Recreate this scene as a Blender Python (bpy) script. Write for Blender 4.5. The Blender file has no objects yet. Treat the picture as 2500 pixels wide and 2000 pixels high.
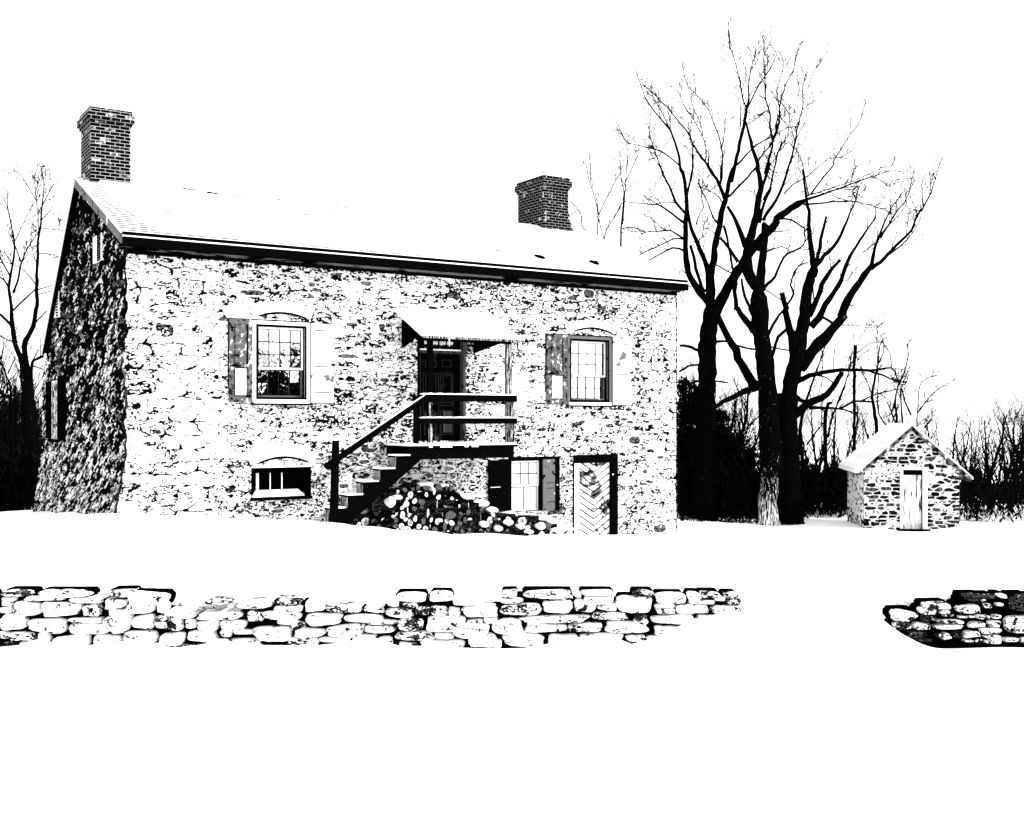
import bpy, math, random
import numpy as np
from mathutils import Vector, Matrix
rnd = random.Random(7)
C = bpy.context.scene.collection
# ------------------------------------------------------------------ camera model
CX, HY, FP, CZ = 1250.0, 1025.0, 2759.0, 2.9      # principal column, horizon row, focal (all for a 2500 px wide frame), eye height
TH = math.radians(32.4); CT, ST = math.cos(TH), math.sin(TH)
H0 = (-7.6, 22.25)
def ray(x, y): return ((x-CX)/FP, 1.0, (HY-y)/FP)
def at(x, y, Y): r = ray(x, y); return Vector((r[0]*Y, Y, CZ+r[2]*Y))
def F(x, y, off=0.0):                              # point on the facade plane (or a plane off metres in front): (s, z)
    r = ray(x, y); t = (H0[0]*-ST + H0[1]*CT - off)/(r[0]*-ST + CT)
    X, Y = r[0]*t-H0[0], t-H0[1]
    return (X*CT+Y*ST, CZ+r[2]*t)
def G(x, y, xl=0.0):                               # point on the gable plane: (depth, z)
    r = ray(x, y); t = (H0[0]*CT + H0[1]*ST + xl)/(r[0]*CT + ST)
    X, Y = r[0]*t-H0[0], t-H0[1]
    return (-X*ST+Y*CT, CZ+r[2]*t)
def world(s, v, z=0): return Vector((H0[0]+s*CT-v*ST, H0[1]+s*ST+v*CT, z))
# ------------------------------------------------------------------ numpy noise
def hsh(a, b, k=0):
    n = (a.astype(np.int64)*374761393 + b.astype(np.int64)*668265263 + k*1442695041) & 0x7fffffff
    n = ((n ^ (n >> 13))*1274126177) & 0x7fffffff
    n = ((n ^ (n >> 16))*668265263) & 0x7fffffff
    return (n ^ (n >> 15))/2147483647.0
def vn(x, y, k=0):
    xi, yi = np.floor(x), np.floor(y); fx, fy = x-xi, y-yi
    fx = fx*fx*(3-2*fx); fy = fy*fy*(3-2*fy)
    a, b, c, d = hsh(xi, yi, k), hsh(xi+1, yi, k), hsh(xi, yi+1, k), hsh(xi+1, yi+1, k)
    return (a*(1-fx)+b*fx)*(1-fy)+(c*(1-fx)+d*fx)*fy
def fbm(x, y, k=0, o=4):
    s = 0; a = .5; t = 0
    for i in range(o):
        s = s+a*vn(x*2**i+17.3*i, y*2**i-9.1*i, k+i); t += a; a *= .55
    return s/t
def stones(U, V, w, h, k=0, jit=.4, warp=.5, p=3.0):
    """rubble masonry field: (edge distance 0..1, four random numbers per stone, signed height within the stone)"""
    V2 = V/h + warp*(fbm(U/(w*2.2), V/(h*6), k+50, 3)-.5)*2
    U1 = U/w + .5*(fbm(U/(w*1.3), V/(h*1.5), k+60, 3)-.5)
    r0 = np.floor(V2)
    f1 = np.full(U.shape, 9.); f2 = np.full(U.shape, 9.); ia = np.zeros(U.shape); ib = np.zeros(U.shape); dv = np.zeros(U.shape)
    for dr in (-1, 0, 1):
        r = r0+dr; sc = .7+.7*hsh(r, r*0, k+3); U2 = U1/sc + 7*hsh(r, r*0+1, k+4)
        c0 = np.floor(U2)
        for dc in (-1, 0, 1):
            c = c0+dc
            jx = (hsh(c, r, k+1)-.5)*2*jit; jy = (hsh(c, r, k+2)-.5)*2*jit*.8
            sx = .8+.5*hsh(c, r, k+7); sy = .8+.5*hsh(c, r, k+8)
            x = (U2-c-.5-jx)*sc/sx; y = (V2-r-.5-jy)/sy
            d = (np.abs(x)**p+np.abs(y)**p)**(1/p)
            m = d < f1
            f2 = np.where(m, f1, np.minimum(f2, d)); f1 = np.where(m, d, f1)
            ia = np.where(m, c, ia); ib = np.where(m, r, ib); dv = np.where(m, y, dv)
    return f2-f1, hsh(ia, ib, k+11), hsh(ia, ib, k+12), hsh(ia, ib, k+13), dv
# ------------------------------------------------------------------ materials
MATS = {}
def newmat(name):
    m = bpy.data.materials.new(name); m.use_nodes = True
    nt = m.node_tree; nt.nodes.clear()
    o = nt.nodes.new('ShaderNodeOutputMaterial'); d = nt.nodes.new('ShaderNodeBsdfDiffuse')
    nt.links.new(d.outputs[0], o.inputs[0]); MATS[name] = m
    return m, nt, d
def g4(v): return (v, v, v, 1)
def N(nt, t, **kw):
    n = nt.nodes.new(t)
    for k, v in kw.items():
        if k in n.inputs: n.inputs[k].default_value = v
        else: setattr(n, k, v)
    return n
def coords(nt, scale=(1, 1, 1), kind='Object', rot=(0, 0, 0)):
    tc = N(nt, 'ShaderNodeTexCoord'); mp = N(nt, 'ShaderNodeMapping')
    mp.inputs['Scale'].default_value = scale; mp.inputs['Rotation'].default_value = rot
    nt.links.new(tc.outputs[kind], mp.inputs[0]); return mp.outputs[0]
def ramp(nt, fac, stops, interp='CONSTANT'):
    r = N(nt, 'ShaderNodeValToRGB'); e = r.color_ramp; e.interpolation = interp
    while len(e.elements) < len(stops): e.elements.new(.5)
    for el, (p, v) in zip(e.elements, stops): el.position = p; el.color = g4(v)
    nt.links.new(fac, r.inputs[0]); return r.outputs[0]
def plain(name, v):
    m, nt, d = newmat(name); d.inputs[0].default_value = g4(v); return m
def noisy(name, scale, stops, stretch=(1, 1, 1), detail=4, kind='Object', rough=.6, dist=0, interp='CONSTANT', rot=(0, 0, 0), bump=0):
    m, nt, d = newmat(name)
    n = N(nt, 'ShaderNodeTexNoise'); n.inputs['Scale'].default_value = scale; n.inputs['Detail'].default_value = detail
    n.inputs['Roughness'].default_value = rough; n.inputs['Distortion'].default_value = dist
    nt.links.new(coords(nt, stretch, kind, rot), n.inputs['Vector'])
    nt.links.new(ramp(nt, n.outputs[0], stops, interp), d.inputs[0])
    if bump:
        b = N(nt, 'ShaderNodeBump'); b.inputs['Distance'].default_value = bump
        nt.links.new(n.outputs[0], b.inputs['Height']); nt.links.new(b.outputs[0], d.inputs['Normal'])
    return m
K, W, GR = .0012, .82, .045
snow = noisy('snow', 3, [(0, .86), (.5, .9)], interp='LINEAR', bump=.03)
black = noisy('black_weathered_wood', 9, [(0, K), (.68, .012), (.735, .09), (.76, K)], stretch=(1, 1, 6), detail=6)
blackx = noisy('black_painted_board', 7, [(0, K), (.66, .01), (.73, .06), (.75, K)], stretch=(.25, 1, 6), detail=6)
dark = plain('dark_void', .0008)
white = noisy('white_paint', 14, [(0, .82), (.66, .8), (.74, .1), (.76, .8)], detail=5)
greyp = noisy('grey_worn_paint', 6, [(0, .012), (.38, .09), (.60, .1), (.66, .6)], detail=5)
rakem = noisy('weathered_rake_paint', 2.6, [(0, .02), (.40, .12), (.60, .13), (.64, .8)], detail=4)
cornm = noisy('weathered_cornice_board', 1.2, [(0, K), (.45, .05), (.50, .11), (.64, .03), (.70, K)], stretch=(1, 1, 9), detail=6)
shutl = noisy('mottled_shutter_paint', 9, [(0, .004), (.43, .085), (.57, .09), (.59, .75)], stretch=(1, 1, .8), detail=6, rough=.7)
shutr = noisy('faded_batten_paint', 3.0, [(0, .11), (.37, .8), (1, .8)], detail=5)
shutg = noisy('grey_basement_shutter_paint', 5, [(0, .006), (.38, .10), (.6, .11), (.66, .7)], detail=4)
doorm = noisy('black_door_paint', 5, [(0, K), (.60, .006), (.66, .045), (.72, .05)], stretch=(1, 1, .4), detail=3)
line = plain('worn_moulding_edge', .035)
postm = noisy('weathered_post_wood', 20, [(0, K), (.46, .03), (.52, .5), (.56, K), (.60, .6), (.66, .03)], stretch=(2, 2, .15), detail=5)
shing = None
def make_shingle():
    m, nt, d = newmat('wood_shingles')
    uv = coords(nt, (1, 1, 1), 'UV'); sx = N(nt, 'ShaderNodeSeparateXYZ'); nt.links.new(uv, sx.inputs[0])
    n = N(nt, 'ShaderNodeTexNoise'); n.inputs['Scale'].default_value = 4; nt.links.new(uv, n.inputs['Vector'])
    a = N(nt, 'ShaderNodeMath', operation='MULTIPLY_ADD'); nt.links.new(n.outputs[0], a.inputs[0]); a.inputs[1].default_value = .06; nt.links.new(sx.outputs[1], a.inputs[2])
    b = N(nt, 'ShaderNodeMath', operation='MULTIPLY'); nt.links.new(a.outputs[0], b.inputs[0]); b.inputs[1].default_value = 1/.16
    f = N(nt, 'ShaderNodeMath', operation='FRACT'); nt.links.new(b.outputs[0], f.inputs[0])
    nt.links.new(ramp(nt, f.outputs[0], [(0, K), (.5, .75)]), d.inputs[0])
    return m
shing = make_shingle()
def make_brick(name, dk, gr, mw=.014, mc=.5, w=.215, h=.078):
    m, nt, d = newmat(name)
    uv = coords(nt, (1, 1, 1), 'UV')
    no = N(nt, 'ShaderNodeTexNoise'); no.inputs['Scale'].default_value = 6; nt.links.new(uv, no.inputs['Vector'])
    va = N(nt, 'ShaderNodeVectorMath', operation='MULTIPLY_ADD'); nt.links.new(no.outputs[1], va.inputs[0]); va.inputs[1].default_value = (.012, .008, 0); nt.links.new(uv, va.inputs[2])
    b = N(nt, 'ShaderNodeTexBrick'); nt.links.new(va.outputs[0], b.inputs['Vector'])
    b.inputs['Scale'].default_value = 1; b.inputs['Mortar Size'].default_value = mw; b.inputs['Mortar Smooth'].default_value = .1
    b.inputs['Brick Width'].default_value = w; b.inputs['Row Height'].default_value = h; b.inputs['Bias'].default_value = 0
    b.inputs['Color1'].default_value = g4(0); b.inputs['Color2'].default_value = g4(1); b.inputs['Mortar'].default_value = g4(.5)
    n2 = N(nt, 'ShaderNodeTexNoise'); n2.inputs['Scale'].default_value = 14; nt.links.new(uv, n2.inputs['Vector'])
    ad = N(nt, 'ShaderNodeMath', operation='ADD'); nt.links.new(b.outputs[0], ad.inputs[0]); nt.links.new(n2.outputs[0], ad.inputs[1])
    c = ramp(nt, ad.outputs[0], [(0, K), (.45, .0015), (dk, .012), (gr, .10), (.992, .5)])
    hv = N(nt, 'ShaderNodeMath', operation='MULTIPLY'); nt.links.new(ad.outputs[0], hv.inputs[0]); hv.inputs[1].default_value = 1/1.5
    nt.links.new(hv.outputs[0], c.node.inputs[0])
    mx = N(nt, 'ShaderNodeMix', data_type='RGBA'); nt.links.new(b.outputs[1], mx.inputs[0]); nt.links.new(c, mx.inputs[6]); mx.inputs[7].default_value = g4(mc)
    nt.links.new(mx.outputs[2], d.inputs[0]); return m
brick = make_brick('chimney_brick', .82, .90, .0060, .30)
brick2 = make_brick('sooty_chimney_brick', .90, .985, .0045, .24)
def attr_mat(name, sc=60, lo=.30):
    m, nt, d = newmat(name)
    a = N(nt, 'ShaderNodeAttribute'); a.attribute_name = 'col'
    n = N(nt, 'ShaderNodeTexNoise'); n.inputs['Scale'].default_value = sc; n.inputs['Detail'].default_value = 3
    nt.links.new(coords(nt), n.inputs['Vector'])
    r = ramp(nt, n.outputs[0], [(0, .05), (lo, .25), (lo+.05, 1)], 'LINEAR')
    mx = N(nt, 'ShaderNodeMix', data_type='RGBA', blend_type='MULTIPLY'); mx.inputs[0].default_value = 1
    nt.links.new(a.outputs[0], mx.inputs[6]); nt.links.new(r, mx.inputs[7]); nt.links.new(mx.outputs[2], d.inputs[0])
    return m
rubble = attr_mat('fieldstone_rubble')
def make_stonem():
    m, nt, d = newmat('loose_fieldstone'); at_ = N(nt, 'ShaderNodeAttribute'); at_.attribute_name = 'col'
    n1 = N(nt, 'ShaderNodeTexNoise'); n1.inputs['Scale'].default_value = 6; n1.inputs['Detail'].default_value = 3; n2 = N(nt, 'ShaderNodeTexNoise'); n2.inputs['Scale'].default_value = 26; n2.inputs['Detail'].default_value = 4
    c = coords(nt, (1, 1, 1.6)); nt.links.new(c, n1.inputs['Vector']); nt.links.new(c, n2.inputs['Vector'])
    a = N(nt, 'ShaderNodeMath', operation='MULTIPLY_ADD'); nt.links.new(n1.outputs[0], a.inputs[0]); a.inputs[1].default_value = .62; nt.links.new(at_.outputs['Fac'], a.inputs[2])
    b = N(nt, 'ShaderNodeMath', operation='MULTIPLY_ADD'); nt.links.new(n2.outputs[0], b.inputs[0]); b.inputs[1].default_value = .50; nt.links.new(a.outputs[0], b.inputs[2])
    nt.links.new(ramp(nt, b.outputs[0], [(0, .82), (.645, .10), (.685, .002), (.80, .09), (.83, .002)]), d.inputs[0]); return m
stonem = make_stonem()
bark = noisy('dark_bark', 10, [(0, K), (.66, .03), (.72, .35), (.75, K)], stretch=(2.5, 2.5, .35), detail=6, rough=.7)
def make_barklit():
    m, nt, d = newmat('bark_lit_at_foot')  # pale flecks near the foot paint light falling on the bark
    n = N(nt, 'ShaderNodeTexNoise'); n.inputs['Scale'].default_value = 12; n.inputs['Detail'].default_value = 6; n.inputs['Roughness'].default_value = .7
    nt.links.new(coords(nt, (2.5, 2.5, .3)), n.inputs['Vector'])
    tc = N(nt, 'ShaderNodeTexCoord'); sx = N(nt, 'ShaderNodeSeparateXYZ'); nt.links.new(tc.outputs['Object'], sx.inputs[0])
    mr = N(nt, 'ShaderNodeMapRange'); mr.inputs['From Min'].default_value = .2; mr.inputs['From Max'].default_value = 2.6; mr.inputs['To Min'].default_value = .07; mr.inputs['To Max'].default_value = -.13
    nt.links.new(sx.outputs[2], mr.inputs[0]); a = N(nt, 'ShaderNodeMath', operation='ADD'); nt.links.new(n.outputs[0], a.inputs[0]); nt.links.new(mr.outputs[0], a.inputs[1])
    nt.links.new(ramp(nt, a.outputs[0], [(0, K), (.53, .05), (.56, .7)]), d.inputs[0]); return m
barklit = make_barklit()
twigm = plain('dark_twig', .002)
fol = plain('dark_evergreen_needles', .0025)
folg = plain('hazed_distant_needles', .04)  # greyer base colour paints distance haze over the far evergreens
def make_logend():
    m, nt, d = newmat('sawn_log_end'); tc = N(nt, 'ShaderNodeTexCoord'); sx = N(nt, 'ShaderNodeSeparateXYZ'); cb = N(nt, 'ShaderNodeCombineXYZ'); nt.links.new(tc.outputs['Object'], sx.inputs[0])
    nt.links.new(sx.outputs[0], cb.inputs[0]); nt.links.new(sx.outputs[2], cb.inputs[1]); ln = N(nt, 'ShaderNodeVectorMath', operation='LENGTH'); nt.links.new(cb.outputs[0], ln.inputs[0])
    oi = N(nt, 'ShaderNodeObjectInfo'); va = N(nt, 'ShaderNodeVectorMath', operation='ADD'); nt.links.new(tc.outputs['Object'], va.inputs[0]); nt.links.new(oi.outputs['Location'], va.inputs[1])
    n = N(nt, 'ShaderNodeTexNoise'); n.inputs['Scale'].default_value = 3.4; n.inputs['Detail'].default_value = 6; nt.links.new(va.outputs[0], n.inputs['Vector'])
    a = N(nt, 'ShaderNodeMath', operation='MULTIPLY_ADD'); nt.links.new(ln.outputs['Value'], a.inputs[0]); a.inputs[1].default_value = .22; nt.links.new(n.outputs[0], a.inputs[2])
    nt.links.new(ramp(nt, a.outputs[0], [(0, K), (.44, .1), (.50, .003), (.555, .75), (.615, K), (.64, .8), (.74, .8), (.80, K)]), d.inputs[0]); return m
logend = make_logend()
logbark = noisy('log_bark', 8, [(0, K), (.62, .05), (.66, .7), (.70, K)], detail=5)
def glassmat():
    m = bpy.data.materials.new('old_window_glass'); m.use_nodes = True; nt = m.node_tree; nt.nodes.clear()
    o = nt.nodes.new('ShaderNodeOutputMaterial'); g = N(nt, 'ShaderNodeBsdfGlossy'); g.inputs['Color'].default_value = g4(.92); g.inputs['Roughness'].default_value = .02
    n = N(nt, 'ShaderNodeTexNoise'); n.inputs['Scale'].default_value = 9; n.inputs['Detail'].default_value = 2; nt.links.new(coords(nt), n.inputs['Vector'])
    b = N(nt, 'ShaderNodeBump'); b.inputs['Distance'].default_value = .0012; nt.links.new(n.outputs[0], b.inputs['Height']); nt.links.new(b.outputs[0], g.inputs['Normal'])
    nt.links.new(g.outputs[0], o.inputs[0]); return m
glass = glassmat()
curtain = plain('white_drawn_curtain', .8)
# ------------------------------------------------------------------ mesh helpers
class MB:
    def __init__(s): s.v = []; s.f = []; s.uv = None
    def add(s, vs, fs):
        b = len(s.v); s.v += [tuple(p) for p in vs]; s.f += [tuple(i+b for i in f) for f in fs]; return s
    def box(s, x0, x1, y0, y1, z0, z1):
        x0, x1 = min(x0, x1), max(x0, x1); y0, y1 = min(y0, y1), max(y0, y1); z0, z1 = min(z0, z1), max(z0, z1)
        return s.add([(x0,y0,z0),(x1,y0,z0),(x1,y1,z0),(x0,y1,z0),(x0,y0,z1),(x1,y0,z1),(x1,y1,z1),(x0,y1,z1)],
                     [(0,3,2,1),(4,5,6,7),(0,1,5,4),(1,2,6,5),(2,3,7,6),(3,0,4,7)])
    def prism(s, pts, a, b, axis='y'):                # pts polygon in the plane across the axis, extruded from a to b
        n = len(pts)
        mk = {'y': lambda p, t: (p[0], t, p[1]), 'x': lambda p, t: (t, p[0], p[1]), 'z': lambda p, t: (p[0], p[1], t)}[axis]
        return s.add([mk(p, a) for p in pts]+[mk(p, b) for p in pts],
                     [tuple(range(n))[::-1], tuple(range(n, 2*n))]+[(i, (i+1) % n, n+(i+1) % n, n+i) for i in range(n)])
    def tube(s, pts, rad, sides=6, cap=True):
        pts = [Vector(p) for p in pts]; n = len(pts); vs = []; up = Vector((.31, .17, .93))
        a = None
        for i, p in enumerate(pts):
            t = (pts[min(i+1, n-1)]-pts[max(i-1, 0)]); t = t.normalized() if t.length > 1e-9 else Vector((0, 0, 1))
            a = t.cross(up if abs(t.dot(up)) < .95 else Vector((1, 0, 0))).normalized() if a is None else (a-t*a.dot(t)).normalized()
            b = t.cross(a)
            for k in range(sides):
                w = 2*math.pi*k/sides; vs.append(p+(a*math.cos(w)+b*math.sin(w))*rad[i])
        fs = [(i*sides+k, i*sides+(k+1) % sides, (i+1)*sides+(k+1) % sides, (i+1)*sides+k) for i in range(n-1) for k in range(sides)]
        if cap: fs += [tuple(range(sides))[::-1], tuple(range((n-1)*sides, n*sides))]
        return s.add(vs, fs)
    def build(s, name, mat, parent=None, smooth=False):
        me = bpy.data.meshes.new(name); me.from_pydata(s.v, [], s.f); me.update()
        uvl = me.uv_layers.new(name='UVMap')
        nv = len(me.loops); li = np.empty(nv, np.int32); me.loops.foreach_get('vertex_index', li)
        co = np.array(s.v, dtype=np.float64).reshape(-1, 3)
        nrm = np.empty(len(me.polygons)*3); me.polygons.foreach_get('normal', nrm); nrm = nrm.reshape(-1, 3)
        tot = np.empty(len(me.polygons), np.int32); me.polygons.foreach_get('loop_total', tot)
        ln = np.repeat(nrm, tot, axis=0); p = co[li]
        hor = np.abs(ln[:, 2]) > .95; l2 = np.maximum(np.hypot(ln[:, 0], ln[:, 1]), 1e-6)
        tx, ty = -ln[:, 1]/l2, ln[:, 0]/l2
        u = np.where(hor, p[:, 0], p[:, 0]*tx+p[:, 1]*ty); v = np.where(hor, p[:, 1], p[:, 2]/np.maximum(l2, .3))
        uvl.data.foreach_set('uv', np.stack([u, v], 1).ravel().astype(np.float32))
        return link(name, me, mat, parent, smooth)
def each(m, name, mat, parent):                      # every box of m as a part of its own
    out = []
    for i in range(len(m.v)//8):
        q = MB(); q.add(m.v[i*8:i*8+8], [tuple(a-i*8 for a in f) for f in m.f[i*6:i*6+6]]); out.append(q.build(name, mat, parent))
    return out
def link(name, me, mat, parent=None, smooth=False):
    o = bpy.data.objects.new(name, me); C.objects.link(o)
    if mat: me.materials.append(mat)
    if parent: o.parent = parent
    if smooth: me.polygons.foreach_set('use_smooth', [True]*len(me.polygons))
    return o
def gridmesh(name, P, keep, col, mat, parent=None, smooth=True):
    """P: (m,n,3) points; keep: (m-1,n-1) faces; col: (m,n) grey"""
    m, n = P.shape[:2]; idx = np.arange(m*n).reshape(m, n)
    q = np.stack([idx[:-1, :-1], idx[:-1, 1:], idx[1:, 1:], idx[1:, :-1]], -1)[keep]
    me = bpy.data.meshes.new(name); me.vertices.add(m*n); me.vertices.foreach_set('co', P.reshape(-1).astype(np.float32))
    k = len(q); me.loops.add(k*4); me.loops.foreach_set('vertex_index', q.reshape(-1).astype(np.int32))
    me.polygons.add(k); me.polygons.foreach_set('loop_start', np.arange(0, k*4, 4, dtype=np.int32)); me.polygons.foreach_set('loop_total', np.full(k, 4, np.int32))
    me.update(calc_edges=True)
    if col is not None:
        a = me.color_attributes.new('col', 'FLOAT_COLOR', 'POINT'); c = np.ones((m*n, 4), np.float32); c[:, :3] = col.reshape(-1, 1)
        a.data.foreach_set('color', c.ravel())
    return link(name, me, mat, parent, smooth)
def tag(o, label, cat, group=None, kind=None):
    if label: o['label'] = label
    if cat: o['category'] = cat
    if group: o['group'] = group
    if kind: o['kind'] = kind
    return o
def thing(name, label, cat, loc=(0, 0, 0), rz=0, group=None):
    o = bpy.data.objects.new(name, None); C.objects.link(o); o.location = loc; o.rotation_euler = (0, 0, rz)
    o.empty_display_size = .3
    return tag(o, label, cat, group)
# ------------------------------------------------------------------ terrain
ctl = []
def cw(s, v, z): p = world(s, v); ctl.append((p.x, p.y, z))
baseline = [(290,1254),(450,1258),(600,1264),(720,1270),(850,1280),(1000,1293),(1150,1302),(1300,1305),(1450,1308),(1645,1303)]
for x, y in baseline:
    s, z = F(x, y); cw(s, 0, z)
for x, y in [(800,1276),(900,1287),(1000,1297),(1150,1305),(1350,1307)]:
    s, z = F(x, y, 1.3); cw(s, -1.3, z)
for x, y in [(105,1250),(160,1251),(220,1252)]:
    v, z = G(x, y); cw(0, v, z)
for X in range(-14, 15, 2): ctl.append((X, 16.2, -.42)); ctl.append((X, 15.2, -.45)); ctl.append((X, 17.2, -.33))
for X in range(-14, 15, 4): ctl.append((X, 8, -.6)); ctl.append((X, 0, -.8))
for x, y, Y in [(0,1256,33),(50,1254,34),(1660,1266,37),(1724,1276,36),(1800,1276,36.5),(1880,1282,36),(1935,1276,36.5),(2000,1268,39),(2070,1268,39),(2109,1290,34.5),(2230,1296,34.3),(2342,1290,34),(2400,1272,42),(2490,1272,42)]:
    p = at(x, y, Y); ctl.append((p.x, p.y, p.z))
for X in (-60, -30, 0, 30, 60):
    for Y, z in ((60, -2.4), (80, -3.6), (110, -4.5), (-30, -1)): ctl.append((X, Y, z))
for X in (-40, 40): ctl.append((X, 30, -.2)); ctl.append((X, 10, -.5))
ctlA = np.array(ctl)
BUMP = [(at(1830,1500,15.85), .50, .85, .34), (at(2112,1510,15.85), .42, .50, .34), (at(1985,1500,16.3), .12, 1.0, .8), (at(900,1500,15.95), .075, 9, .3), (at(2600,1500,15.95), .07, 2, .3)]+[(at(rnd.uniform(-50, 2550), 1500, 15.98), rnd.uniform(.02, .10), rnd.uniform(.12, .45), .25) for _ in range(40)]
def terr(x, y):
    x = np.asarray(x, float); y = np.asarray(y, float); sh = x.shape
    x = x.ravel()[:, None]; y = y.ravel()[:, None]
    d2 = (x-ctlA[:, 0])**2+(y-ctlA[:, 1])**2+.05; w = d2**-1.7
    z = (w*ctlA[:, 2]).sum(1)/w.sum(1)
    for p, h, rx, ry in BUMP: z = z+h*np.exp(-((x[:, 0]-p.x)/rx)**2-((y[:, 0]-p.y)/ry)**2)
    return z.reshape(sh)
def tz(x, y): return float(terr([x], [y])[0])
xs = np.concatenate([np.array([-400, -200, -120, -80, -55]), np.arange(-40, 3.9, .3), np.arange(4.1, 9.5, .1), np.arange(9.6, 40.1, .3), np.array([55, 80, 120, 200, 400])])
ys = np.concatenate([np.array([-200, -80, -40, -20, -10]), np.arange(-5, 14.9, .3), np.arange(15, 17, .07), np.arange(17.1, 50, .3), np.array([55, 60, 66, 72, 80, 90, 105, 130, 170, 250, 400, 800])])
GX, GY = np.meshgrid(xs, ys)
GZ = terr(GX, GY)+.03*(fbm(GX*.7, GY*.7, 5)-.5)
gr = gridmesh('snow_ground', np.stack([GX, GY, GZ], -1), np.ones((len(ys)-1, len(xs)-1), bool), None, snow)
gr['kind'] = 'structure'
# ------------------------------------------------------------------ house
house = thing('stone_house', 'long rubble stone farmhouse with two brick chimneys, snowy roof and raised timber porch', 'house', (H0[0], H0[1], 0), TH)
LEN = F(1650, 900)[0]
EO, RO = .30, .14                                   # eave and rake overhang
eL = F(314, 566, EO); eR = F(1680, 684, EO)
EZ = (eL[1]+eR[1])/2
rv, RZ = G(185, 431, -RO)
bv, BZ = G(106, 848, -RO)
print('LEN', LEN, 'eave', eL, eR, 'ridge', rv, RZ, 'rear', bv, BZ, 'F base', F(308,1254), F(1645,1303))
WD = G(107, 900)[0]
slope_f = (RZ-EZ)/(rv+EO); slope_r = (RZ-BZ)/(bv-rv)
def roofz(v): return RZ-abs(v-rv)*(slope_f if v < rv else slope_r)
WT = EZ-.30                                         # top of front wall
def wobz(z): return .11*(fbm(z*4.3, z*0, 61, 2)-.5)
def flare(z): return np.clip((2.9-np.asarray(z, float))/2.6, 0, 1)**1.6*.27
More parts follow.
